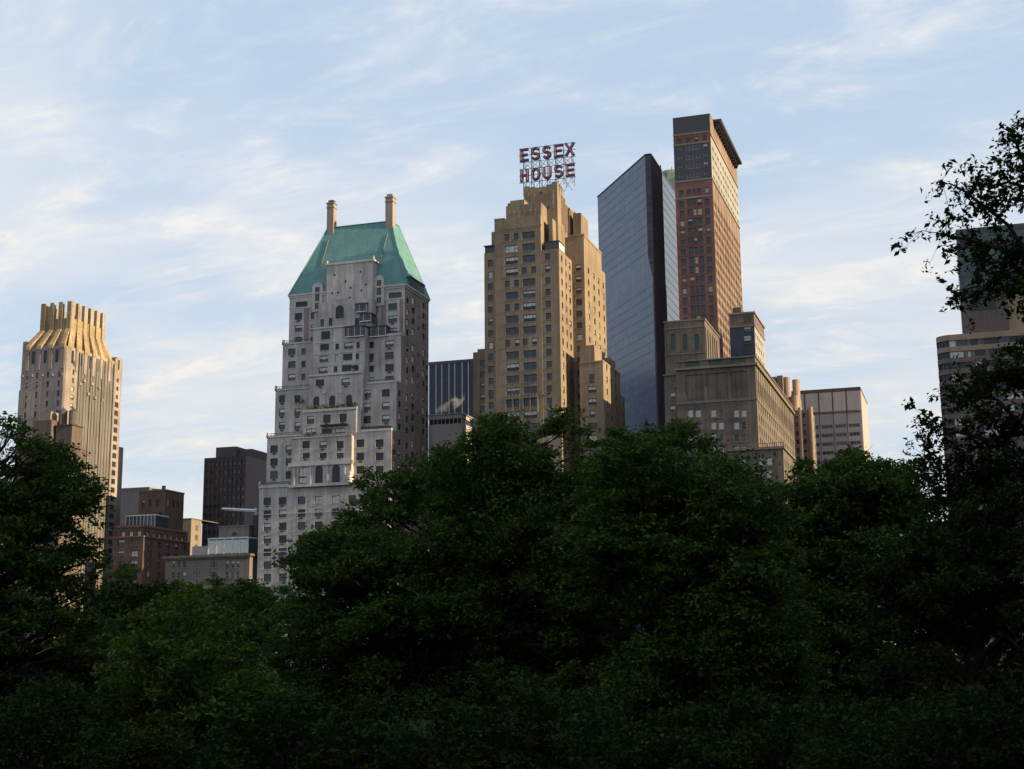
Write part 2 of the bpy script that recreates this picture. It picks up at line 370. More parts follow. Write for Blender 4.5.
PAL = {
 'crown': ('frame_pale', ('glass_grey', 'glass_blue'), 'blind_white', 'black_band', 'black_band'),
 'sidestone': ('frame_dark', ('glass_dark', 'glass_grey', 'glass_dark'), 'blind_bright', 'pale_stone_trim', 'pale_stone'),
 'stone': ('frame_dark', ('glass_dark', 'glass_grey', 'glass_blue', 'glass_dark'), 'blind_white', 'pale_stone_trim', 'pale_stone'),
 'brick': ('frame_dark', ('glass_blue', 'glass_dark', 'glass_grey', 'glass_blue'), 'blind_white', 'buff_trim', 'buff_brick'),
 'gold': ('frame_bronze', ('glass_dark', 'glass_grey'), 'blind_cream', 'gold_stone', 'gold_stone'),
 'lime': ('frame_pale', ('glass_grey', 'glass_dark'), 'blind_white', 'limestone_trim', 'limestone_dark'),
 'red': ('frame_dark', ('glass_blue', 'glass_grey', 'glass_dark'), 'blind_cream', 'red_brick', 'red_brick'),
 'brown': ('frame_dark', ('glass_grey', 'glass_dark'), 'blind_white', 'brown_brick', 'brown_brick'),
 'tan': ('frame_pale', ('glass_dark', 'glass_grey'), 'blind_white', 'tan_trim', 'tan_stone'),
 'dark': ('frame_dark', ('glass_dark', 'glass_grey'), 'blind_cream', 'dark_cladding', 'dark_cladding'),
 'green': ('green_louvre', ('green_louvre', 'green_louvre'), 'green_louvre', 'limestone_trim', 'limestone_dark'),
 'white': ('white_paint', ('glass_grey', 'glass_blue', 'glass_grey'), 'blind_white', 'white_paint', 'white_brick'),
 'strip': ('frame_dark', ('glass_blue', 'glass_dark', 'glass_grey', 'glass_dark'), 'blind_white', 'mauve_brick', 'mauve_brick'),
 'mauve': ('frame_dark', ('glass_dark', 'glass_grey'), 'blind_cream', 'tower_tan', 'tower_tan'),
 'grey': ('grey_concrete', ('glass_grey', 'glass_dark'), 'blind_cream', 'grey_concrete', 'grey_concrete'),
}
class Building:
    def __init__(s, name, label, cat, x, y, pal, group=None, depth=.30, ac=0.0):
        s.root = empty(name, label, cat, (x, y, 0), group); s.off = (x, y, 0); s.P = []; s.W = []; s.pal = pal; s.d = depth; s.ac = ac
    def part(s, name, mat):
        m = Pieces() if name in SPLIT else MB(); s.P.append((name, m, mat if isinstance(mat, (list, tuple)) else [mat])); return m
    def panel(s, mb, face, pl, u0, u1, z0, z1, wins=(), pal=None, m=0, d=None):
        """a wall sheet at plane pl with real recessed openings; wins = (u centre, z sill, w, h, style)"""
        d = s.d if d is None else d; pal = pal or s.pal; hs = []
        for q in wins:
            u, z, w, h, st = q[:5]; w = round(w, 1); h = round(h, 1)
            if u-w/2 < u0+.05 or u+w/2 > u1-.05 or z < z0+.05 or z+h > z1-.05: continue
            if any(abs(u-o[0]) < (w+o[2])/2+.02 and z < o[1]+o[3]+.02 and o[1] < z+h+.02 for o in hs): continue
            hs.append((u, z, w, h, st)); s.W.append((face, pl, u, z, w, h, st, pal, d))
        if face == 'N': P = lambda u, z, k=0.0: (u, pl+k, z)
        elif face == 'W': P = lambda u, z, k=0.0: (pl-k, u, z)
        zs = sorted({z0, z1} | {h[1] for h in hs} | {h[1]+h[3] for h in hs})
        for a, b in zip(zs, zs[1:]):
            if b-a < 1e-6: continue
            cut = sorted((h[0]-h[2]/2, h[0]+h[2]/2) for h in hs if h[1] < b-1e-6 and h[1]+h[3] > a+1e-6)
            u = u0
            for c0, c1 in cut:
                if c0 > u: mb.quad(P(u, a), P(c0, a), P(c0, b), P(u, b), m)
                u = max(u, c1)
            if u < u1: mb.quad(P(u, a), P(u1, a), P(u1, b), P(u, b), m)
        for u, z, w, h, *_ in hs:
            a, b, c, e = u-w/2, u+w/2, z, z+h
            mb.quad(P(a, c), P(a, c, d), P(a, e, d), P(a, e), m); mb.quad(P(b, c, d), P(b, c), P(b, e), P(b, e, d), m)
            mb.quad(P(a, c), P(b, c), P(b, c, d), P(a, c, d), m); mb.quad(P(a, e, d), P(b, e, d), P(b, e), P(a, e), m)
    def block(s, mb, x0, x1, y0, y1, z0, z1, n=(), w=(), pal=None, m=0, top=True, d=None):
        s.panel(mb, 'N', y0, x0, x1, z0, z1, n, pal, m, d); s.panel(mb, 'W', x1, y0, y1, z0, z1, w, pal, m, d)
        mb.box(x0, x1, y0, y1, z0, z1, m, 'NWB' if top else 'NWBT')
    def done(s, cap=100):
        out = {}
        for name, m, mat in s.P:
            for q in m.pieces():
                if q.f: link(name, q.mesh(name, mat, s.off), s.root)
        sc = []
        for q in s.W:
            face, pl, u, z, w, h = q[:6]
            c = (u, pl, z+h/2) if face == 'N' else (pl, u, z+h/2)
            p = proj(*c); vis = 0
            if p and -5 < p[0] < 1029 and 0 < p[1] < np.interp(p[0], TREE_X, TREE_Y)+6:
                dist = math.sqrt(c[0]**2+c[1]**2); fc = abs(c[1])/dist if face == 'N' else abs(c[0])/dist
                vis = w*h*fc/dist**2
            sc.append(vis)
        order = sorted(range(len(s.W)), key=lambda i: -sc[i])
        rest = MB(); rmats = []; rr = random.Random(len(s.W))
        for k, i in enumerate(order):
            face, pl, u, z, w, h, st, pal, d = s.W[i]
            var = rr.choice((0, 1, 2, 3, 4, 5, 6, 3, 0, 3, 6, 0, 6, 3))
            me, mb, mats = win_mesh(st, w, h, var, PAL[pal] if isinstance(pal, str) else pal, d)
            loc = (u, pl+d, z) if face == 'N' else (pl-d, u, z)
            if k < cap and (sc[i] > 0 or len(s.W) <= cap):
                o = link('window', me, s.root); o.location = (loc[0]-s.off[0], loc[1]-s.off[1], loc[2])
                if face == 'W': o.rotation_euler = (0, 0, math.pi/2)
                if s.ac and rr.random() < s.ac and w < 3.2:
                    a = link('air_conditioner', ac_mesh(), o); a.location = (rr.choice((-.1, 0, 0, .15)), 0, -.48)
            else:
                ids = []
                for q in mats:
                    if q not in rmats: rmats.append(q)
                    ids.append(rmats.index(q))
                b0 = len(rest.v)
                if face == 'N': rest.v += [(p[0]+loc[0], p[1]+loc[1], p[2]+loc[2]) for p in mb.v]
                else: rest.v += [(-p[1]+loc[0], p[0]+loc[1], p[2]+loc[2]) for p in mb.v]
                rest.f += [tuple(b0+j for j in f) for f in mb.f]; rest.m += [ids[j] for j in mb.m]
        if rest.f: tag(link('window', rest.mesh('window', rmats, s.off), s.root), kind='stuff')
        return s.root
def ac_mesh():
    global AC_ME
    if AC_ME is None:
        m = MB(); m.box(-.55, .55, -.62, -.1, 0, .42); m.box(-.48, .48, -.66, -.62, .05, .37, 1); AC_ME = m.mesh('air_conditioner', ['dark_metal', 'frame_dark'])
    return AC_ME
def grid(us, z0, z1, n, w, h, st='dh'):
    return [(u, z0+(z1-z0)*i/max(1, n-1), w, h, st) for u in us for i in range(n)]
def rail(mb, x0, x1, y, z, h=1.0, step=.9):
    mb = mb.new()
    mb.box(x0, x1, y-.06, y+.06, z+h-.16, z+h); mb.box(x0, x1, y-.05, y+.05, z+.10, z+.22)
    k = int((x1-x0)/step)
    for i in range(k+1): xx = x0+(x1-x0)*i/max(1, k); mb.box(xx-.07, xx+.07, y-.05, y+.05, z, z+h-.16)

# ------------------------------------------------------------------ ground, street
def gz(x, y): return 2.35*math.exp(-(x*x+y*y)/(2*9.0**2))
gm = MB(); xs = sorted(set(list(np.linspace(-1500, 1500, 21))+list(np.linspace(-40, 40, 33)))); ys = sorted(set(list(np.linspace(-600, 2600, 21))+list(np.linspace(-40, 40, 33))))
for yy in ys:
    for xx in xs: gm.v.append((xx, yy, gz(xx, yy)))
nx = len(xs)
for j in range(len(ys)-1):
    for i in range(nx-1): gm.f.append((j*nx+i, j*nx+i+1, (j+1)*nx+i+1, (j+1)*nx+i)); gm.m.append(0)
tag(link('ground', gm.mesh('ground', ['lawn'])), kind='structure')
m = MB(); m.box(-600, 300, 372, 390, -.3, .008, 0, 'B'); tag(link('road', m.mesh('road', ['asphalt'])), kind='structure')
m = MB()
for i in range(100): m.box(-600+9*i, -597+9*i, 380.9, 381.1, .004, .013, 0, 'B')
tag(link('road_marking', m.mesh('road_marking', ['white_paint'])), kind='structure')
m = MB(); m.box(-600, 300, 390, 399.3, -.3, .14, 0, 'B'); m.box(-600, -30, 366, 372, -.3, .14, 0, 'B'); tag(link('pavement', m.mesh('pavement', ['concrete_paving'])), kind='structure')

# ------------------------------------------------------------------ 1 stone apartment tower with green copper roof
def hampshire():
    XW = -170.68; YE = 432.4
    b = Building('apartment_tower', 'pale stone stepped apartment tower under a steep green copper roof with two tall chimneys', 'apartment tower', -195, 400, 'stone', ac=.6)
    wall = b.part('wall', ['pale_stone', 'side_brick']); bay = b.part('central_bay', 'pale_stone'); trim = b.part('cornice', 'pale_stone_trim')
    L = [(400.0, 258.3, 530, 487, 258.3), (400.6, 266.6, 465, 438, 266.6), (404.6, 275.0, 415, 391, 275), (408.1, 282.3, 370, 345, 282), (411.0, 289.2, 320, 296.6, 290.5)]
    z = 0.0; tops = []
    fl = 3.62
    wy = [atx(p, 330, XW)[0] for p in (407.5, 413.2, 418.4, 423.6, 427)]; wy2 = atx(399.7, 400, XW)[0]; wy3 = atx(394.2, 450, XW)[0]
    for k, (Y, lp, ly, ty, tp) in enumerate(L):
        x0 = ax(lp, ly, Y); z1 = az(tp, ty, Y); tops.append((Y, x0, z, z1)); nw = []
        def c(px, py, w=2.7, h=2.5, st='dh', Y=Y):
            X, Z = at(px, py, Y); nw.append((X, Z-h/2, w, h, st))
        if k == 0:
            for px in (267.3, 282.6, 301.5, 318.5, 335.7, 352, 363, 379):
                for i in range(14): c(px, 500.5+12.75*i-(px-301)*.028, st='dh' if px < 310 else rnd.choice(('dh', 'pair')))
        if k == 1:
            for px in (274, 289.5):
                for i in range(4): c(px, 449.2+12.9*i)
            for px in (360.2, 379.5):
                for i in range(4): c(px, 443.3+13.3*i)
        if k == 2:
            for px in (282, 297.5):
                for i in range(3): c(px, 399+13.3*i, 2.2)
            for px in (366.9, 385.8):
                for i in range(3): c(px, 394+12.9*i-(px-366)*.05)
        if k == 3:
            for i in range(3): c(291.8, 352+12.7*i, 2.7, 2.3); c(303.5, 351.5+12.7*i, 1.5, 2.2)
            for i in range(4): c(371.5, 345+11.9*i, 1.6, 2.2); c(389.4, 344+11.9*i, 3.0, 2.4, 'pair')
        if k == 4:
            for i in range(3): c(298.5, 316.5+12*i, 2.7, 2.4)
            c(301.5, 304.6, 4.4, 2.1, 'strip'); c(395.3, 295.6, 4.6, 2.0, 'strip')
            for i in range(3): c(392.7, 307+12.4*i, 3.1, 2.5, 'pair' if i else 'dh')
            for i in range(3): c(312.5, 316+12*i, 1.4, 2.2)
            c(375.6, 309.3, 1.4, 2.4); c(375.6, 321.5, 1.4, 2.6, 'arch')
        ww = []
        for j, yy in enumerate(wy):
            zt = z-.5+((j*1.3) % 2.2)
            while zt < z1-3: ww.append((yy, zt+1.2, (2.0, 2.5, 1.3, 2.2, 1.4)[j], (2.2, 2.3, 1.5, 2.2, 2.0)[j], 'bright' if rnd.random() < .42 else 'dh')); zt += fl
        if k <= 2:
            zt = z
            while zt < z1-2.8: ww.append((wy2, zt+1, 2.0, 2.1, 'bright' if rnd.random() < .5 else 'dh')); zt += fl
        if k <= 1:
            zt = z
            while zt < z1-2.8: ww.append((wy3, zt+1, 1.8, 2.1, 'bright' if rnd.random() < .4 else 'dh')); zt += fl
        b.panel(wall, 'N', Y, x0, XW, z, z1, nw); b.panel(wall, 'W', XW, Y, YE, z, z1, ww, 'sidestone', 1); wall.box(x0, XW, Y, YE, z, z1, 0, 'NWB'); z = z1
    # parapets, terrace rails and string courses on each setback
    rl = b.part('railing', 'dark_metal')
    for k, (Y, x0, z0, z1) in enumerate(tops):
        if k < 4:
            x1 = ax((289, 302, 309, 312)[k], (487, 440, 391, 345)[k], Y); nxt = tops[k+1][1]
            trim.box(x0-.25, x0+.3, Y-.25, YE-3, z1, z1+.9); trim.box(x0-.25, x1, Y-.25, Y+.2, z1-.02, z1+.5)
            trim.box(x0-.1, x0+.5, Y-.3, Y+.3, z1+.9, z1+1.7)
            rail(rl, x0+.4, x1, Y+.1, z1+.5, .9)
            xr = ax((352, 361, 367, 372)[k], (437, 437, 384, 338)[k], Y)
            if k in (1, 2, 3): trim.box(xr, XW+.12, Y-.2, Y+.3, z1-.05, z1+.7); trim.box(XW-.3, XW+.12, Y+.3, tops[k+1][0], z1-.05, z1+.7); rail(rl, xr+.3, XW-.4, Y+.05, z1+.7, .5)
    z0b = tops[0][3]; trim.box(tops[0][1]-.15, XW+.15, 399.7, 400.0, z0b-.5, z0b+.12)
    for py in (513, 551): trim.box(tops[0][1]-.06, XW+.06, 399.9, 400.0, az(300, py, 400)-.15, az(300, py, 400)+.1)
    Yt, xt, _, zt = tops[4]; ev = b.part('eaves', 'pale_stone_trim')
    ev.box(xt-.5, XW+.5, Yt-.5, YE+.5, zt, zt+.55); ev.box(xt-.2, XW+.2, Yt-.2, YE+.2, zt-.7, zt)
    trim.box(xt-.12, XW+.12, Yt-.12, Yt, zt-4.35, zt-4.0)
    # recessed pinkish brick strips on the top storeys
    pk = b.part('brick_strip', 'pink_brick')
    for p0, p1 in ((304, 309), (381, 386), (399.5, 403)): pk.box(ax(p0, 325, Yt), ax(p1, 325, Yt), Yt-.06, Yt, tops[3][3]+.4, zt-4.6, 0, 'SB')
    # central projecting bay, five storeys of it
    def cw(lst, px, py, w, h, st, Y): X, Z = at(px, py, Y); lst.append((X, Z-h/2, w, h, st))
    Y = 399.0; q = []
    for px in (302.5, 319, 336): cw(q, px, 475.0-(px-302)*.04, 2.7, 5.7, 'archtall', Y)
    for px in (306, 323, 340): cw(q, px, 444.8, 2.5, 2.4, 'dh', Y); cw(q, px, 455.8, 2.5, 1.8, 'pair', Y)
    zc5 = az(326, 437, Y)
    b.block(bay, ax(291.5, 460, Y), ax(351.5, 460, Y), Y, 404, z0b-.4, zc5, q)
    trim.box(ax(289, 463, Y), ax(353.5, 463, Y), Y-.5, Y, az(326, 463.5, Y)-.5, az(326, 461.5, Y)); trim.box(ax(289, 487, Y), ax(353.5, 487, Y), Y-.45, Y, z0b-.9, z0b-.2)
    trim.box(ax(291, 437, Y), ax(352, 437, Y), Y-.3, Y+.2, zc5, zc5+.35)
    for px in (294, 310.5, 327.5, 344.5): trim.box(ax(px, 475, Y)-.25, ax(px, 475, Y)+.25, Y-.22, Y, z0b-.2, az(326, 463.5, Y)-.5)
    rail(rl, ax(304, 437, Y), ax(350, 437, Y), Y+.2, zc5+.35, .9); fp = b.part('finial', 'pale_stone_trim'); fp.lathe(ax(350.5, 480, Y), Y-.4, [(.9, z0b-.3), (.7, z0b+1), (.8, z0b+1.4), (.25, z0b+2.2), (.4, z0b+2.7), (.05, z0b+3.6)], 10)
    Y = 401.5; q = []
    for px, py in ((310.6, 420), (327, 419), (343, 418)): cw(q, px, py, 2.6, 2.7, 'dh', Y)
    for px in (311, 327, 340): cw(q, px, 432, 3.6, 2.3, 'french', Y)
    zc4 = az(330, 411, Y); x0, x1 = ax(303.5, 425, Y), ax(359.5, 425, Y)
    b.panel(bay, 'N', Y, x0, x1-1.2, zc5-.3, zc4, q); bay.quad((x1-1.2, Y, zc5-.3), (x1, Y+1.0, zc5-.3), (x1, Y+1.0, zc4), (x1-1.2, Y, zc4)); bay.box(x0, x1, Y+1.0, 408, zc5-.3, zc4, 0, 'NB'); bay.quad((x0, Y, zc4), (x1-1.2, Y, zc4), (x1, Y+1.0, zc4), (x0, Y+1.0, zc4)); bay.quad((x0, Y+1, zc5-.3), (x0, Y, zc5-.3), (x0, Y, zc4), (x0, Y+1, zc4))
    trim.box(x0-.2, x1-.8, Y-.35, Y+.2, zc4, zc4+.8); aw = b.part('awning', 'awning_dark')
    aw.box(ax(322, 426, Y), ax(349, 424, Y), Y-1.6, Y, az(335, 426, Y), az(335, 424.8, Y))
    Y = 403.2; q = []
    for px, py in ((316.3, 401), (332.2, 400.2), (349, 399.4)): cw(q, px, py+.4, 2.2, 3.4, 'arch', Y)
    for px, py in ((320, 383), (345.8, 382)): cw(q, px, py, 3.0, 2.3, 'dh', Y)
    zc3 = az(336, 374.5, Y); b.block(bay, ax(309.5, 395, Y), ax(362.5, 395, Y), Y, 409, zc4, zc3, q)
    trim.box(ax(308.5, 375, Y), ax(362.6, 375, Y), Y-.4, Y+.2, zc3-.2, zc3+.5); ro = b.part('roundel', 'pale_stone_trim')
    for px in (324.5, 340.5):
        X, Z = at(px, 391.5, Y); q_ = ro.new(); q_.lathe(0, 0, [(.7, 0), (.7, .12)], 12); q_.v = [(X+a[0], Y-a[2], Z+a[1]) for a in q_.v]
    Y = 404.6; q = []
    for i in range(3): cw(q, 324.6-.7*i, 347.3+11.6*i, 3.2, 2.2, 'triple', Y); cw(q, 348.7-1.0*i, 345.7+11.3*i, 3.3, 2.2, 'triple', Y)
    cw(q, 325.6, 335.4, 3.2, 2.8, 'pair', Y)
    for i in range(3): cw(q, 337.2-.8*i, 346.6+11.4*i, 1.3, 2.0, 'dh', Y); cw(q, 358-.6*i, 345.2+11.3*i, 1.2, 2.0, 'dh', Y)
    zc2 = az(336, 327.5, Y); b.block(bay, ax(312.5, 350, Y), ax(364.5, 350, Y), Y, 411.5, zc3, zc2, q)
    for py in (341.5, 353, 364.5): trim.box(ax(313, py, Y), ax(364, py, Y), Y-.12, Y, az(336, py, Y)-.15, az(336, py, Y)+.1)
    trim.box(ax(311.5, 328, Y), ax(345, 328, Y), Y-.3, Y+.2, zc2-.1, zc2+.5)
    Y = 407.0; q = [] 
    cw(q, 339.7, 312, 3.0, 4.6, 'archtall', Y); cw(q, 339.5, 321, 2.6, 2.0, 'french', Y)
    for px, py in ((322.3, 323), (330.5, 322)): cw(q, px, py, 1.3, 2.6, 'dh', Y)
    cw(q, 357, 322, 1.5, 2.6, 'dh', Y)
    zc1 = az(348, 300.8, Y); b.block(bay, ax(318.5, 310, Y), ax(371.5, 310, Y), Y, 414, zc2, zc1, q)
    Y = 409.6; zg = az(350, 263.4, Y); gb = b.part('gable_wall', 'pale_stone')
    x0, x1 = ax(326.6, 280, Y), ax(373.2, 280, Y); gb.box(x0, x1, Y, 416, zc1-.2, zg, 0, 'B')
    trim.box(x0-.35, x1+.35, Y-.3, 416.2, zg, zg+.7); trim.box(x0-.3, x0+.3, Y-.3, Y+.4, zg+.7, zg+1.6); trim.box(x1-.4, x1+.2, Y-.3, Y+.4, zg+.7, zg+1.8)
    ho = b.part('vent', 'glass_dark')
    for px, py in ((334.6, 275), (360.5, 271.8), (345.6, 281.4), (350.7, 287.7), (332.2, 293.3), (338, 292.6), (361.5, 290.4), (349.8, 297.6), (366, 284.5)):
        X, Z = at(px, py, Y); ho.box(X-.33, X+.33, Y-.03, Y+.02, Z-.33, Z+.33)
    orn = b.part('cartouche', 'pale_stone_trim'); X, Z = at(340, 298, Y-2.7); orn.box(X-3.0, X+3.0, Y-2.85, Y-2.6, Z-.22, Z+.2); orn.box(X-.7, X+.7, Y-3.0, Y-2.6, Z-.7, Z+.8)
    # arched dormers breaking the eaves
    for px, py, top in ((317.2, 299, 282.3), (379, 286.5, 275.2)):
        Yd = Yt-.35; X = ax(px, py, Yd); ztop = az(px, top, Yd); zb = zt-6.2; w = 2.8
        dm = b.part('dormer', ['pale_stone_trim', 'glass_dark', 'pale_stone'])
        k = 10; pr = [(X-w/2-.5, zb), (X+w/2+.5, zb)]+[(X+(w/2+.5)*math.cos(math.pi*i/k), ztop-w/2-.5+(w/2+.5)*math.sin(math.pi*i/k)) for i in range(k+1)]
        n = len(pr)
        dm.poly([(x, Yd, z) for x, z in pr], 0)
        for i in range(n): (xa, za), (xb, zb_) = pr[i], pr[(i+1) % n]; dm.quad((xa, Yd, za), (xb, Yd, zb_), (xb, Yd+4.5, zb_), (xa, Yd+4.5, za), 2)
        for z0_, z1_ in ((zb+1.0, zb+3.0), (zb+3.7, ztop-1.7)):
            dm.box(X-.75, X+.75, Yd-.05, Yd-.01, z0_, z1_, 1); dm.box(X-.05, X+.05, Yd-.09, Yd-.05, z0_, z1_, 0)
    for p0, p1, y0, y1, Y in ((345, 364, 326.5, 337.5, 404.0), (367.5, 385.5, 326.5, 337.5, 407.5), (355.5, 366.5, 303.5, 312.5, 406.2), (360, 371, 313.5, 322, 405.9)):     # glazed sun rooms
        sr = b.part('sun_room', ['frame_dark', 'glass_grey', 'white_paint', 'glass_grey']); xa, za = at(p0, y1, Y); xb, zb = at(p1, y0-(p1-p0)*.1, Y)
        dp = Y+4.2; sr.box(xa, xb, Y, dp, za, zb-.5, 1, 'TB'); sr.box(xa-.2, xb+.2, Y-.2, dp, zb-.5, zb, 0)
        n = max(3, int((xb-xa)/1.1))
        for i in range(n+1): x = xa+(xb-xa)*i/n; sr.box(x-.06, x+.06, Y-.07, Y-.01, za, zb-.5, 2 if i % 2 else 0)
        sr.box(xa, xb, Y-.08, Y-.01, za, za+.25, 2); sr.box(xa, xb, Y-.07, Y-.01, (za+zb)/2-.05, (za+zb)/2+.05, 0)
    ra = b.part('awning', 'awning_red'); Y = 404.6; xa, za = at(361, 429.6, Y); xb = ax(391.5, 427, Y); ra.box(xa, xb, Y-2.2, Y-.05, za, za+.45)
    for px in (366, 376, 386): ra.box(ax(px, 432, Y)-.05, ax(px, 432, Y)+.05, Y-2.1, Y-2.0, za-2.2, za)
    # copper roof
    rf = b.part('roof', ['verdigris_copper']); z0 = zt+.55; zr = az(360, 226, 420); xa, xb = ax(329.5, 231, 420), ax(393.2, 222, 420)
    e = [(xt-.3, Yt-.3), (XW+.3, Yt-.3), (XW+.3, YE+.3), (xt-.3, YE+.3)]; r = [(xa, 418.5), (xb, 418.5), (xb, 425), (xa, 425)]
    for i in range(4): j = (i+1) % 4; rf.quad((*e[i], z0), (*e[j], z0), (*r[j], zr), (*r[i], zr))
    rf.poly([(*p, zr) for p in r]); rf.poly([(*p, z0) for p in e[::-1]])
    rb = b.part('ridge', 'verdigris_copper')
    for i in range(4): j = (i+1) % 4; rb.bar((*r[i], zr), (*r[j], zr), .35); rb.bar((*e[i], z0), (*r[i], zr), .3)
    for px0, px1, ytop, ybase in ((326.8, 336.4, 204, 238), (385.3, 395.6, 198, 232)):
        ch = b.part('chimney', ['chimney_stone', 'pale_stone', 'dark_metal']); Y = 417.6; x0, x1 = ax(px0, 220, Y), ax(px1-3.0, 220, Y); z1 = az(px0, ytop, Y); zb = az(px0, ybase, Y)-6
        ch.box(x0, x1, Y, Y+2.6, zb, z1, 0, 'B'); ch.box(x0-.2, x1+.2, Y-.2, Y+2.8, z1-1.5, z1-1.2, 0); ch.box(x0-.25, x1+.25, Y-.25, Y+2.85, z1, z1+.4, 0); ch.box(x0+.3, x1-.3, Y+.4, Y+2.2, z1+.4, z1+1.4, 2 if px0 < 340 else 0)
        fl_ = b.part('roof_ladder', 'dark_metal'); xm = (x0+x1)/2+.3; Zs = zb+5; t0 = (Zs-z0)/(zr-z0); 
        fl_.bar((xm-.4, Yt-.3+(418.5-Yt+.3)*t0-.15, Zs), (xm-1.5, Yt-.3+(418.5-Yt+.3)*(t0-.42)-.15, Zs-(zr-z0)*.42), .28)
    dg = b.part('dormer', ['teal_paint', 'glass_grey', 'frame_dark']); y0, y1 = atx(409.5, 285, XW)[0], atx(423, 290, XW)[0]
    dg.box(XW-4, XW+.42, y0, y1, z0, z0+3.2, 0); dg.box(XW-4, XW+.8, y0-.3, y1+.3, z0+3.2, z0+3.6, 2)
    for i in range(4): a = y0+.5+(y1-y0-.5)*i/4; dg.box(XW+.42, XW+.48, a, a+(y1-y0)/4-.6, z0+.7, z0+2.9, 1)
    # planting on the terraces
    pl = b.part('terrace_planting', ['terrace_leaf_deep']); rr = random.Random(3)
    for p0, p1, py, Y, n in ((306, 357, 408.5, 402.2, 60), (296, 303, 403, 403, 14), (304, 312, 436, 399.6, 10), (351, 357, 369, 403.8, 10)):
        for i in range(n):
            X = ax(p0+(p1-p0)*rr.random(), py, Y); Z = az((p0+p1)/2, py, Y)+rr.random()*1.2
            for j in range(10):
                c = Vector((X, Y, Z))+Vector((rr.gauss(0, .35), rr.gauss(0, .2), rr.gauss(0, .3))); u = Vector((rr.gauss(0, 1), rr.gauss(0, 1), rr.gauss(0, 1))).normalized()*.2; v = u.orthogonal().normalized()*.16
                pl.quad(c-u, c-v, c+u, c+v)
    b.done()
hampshire()

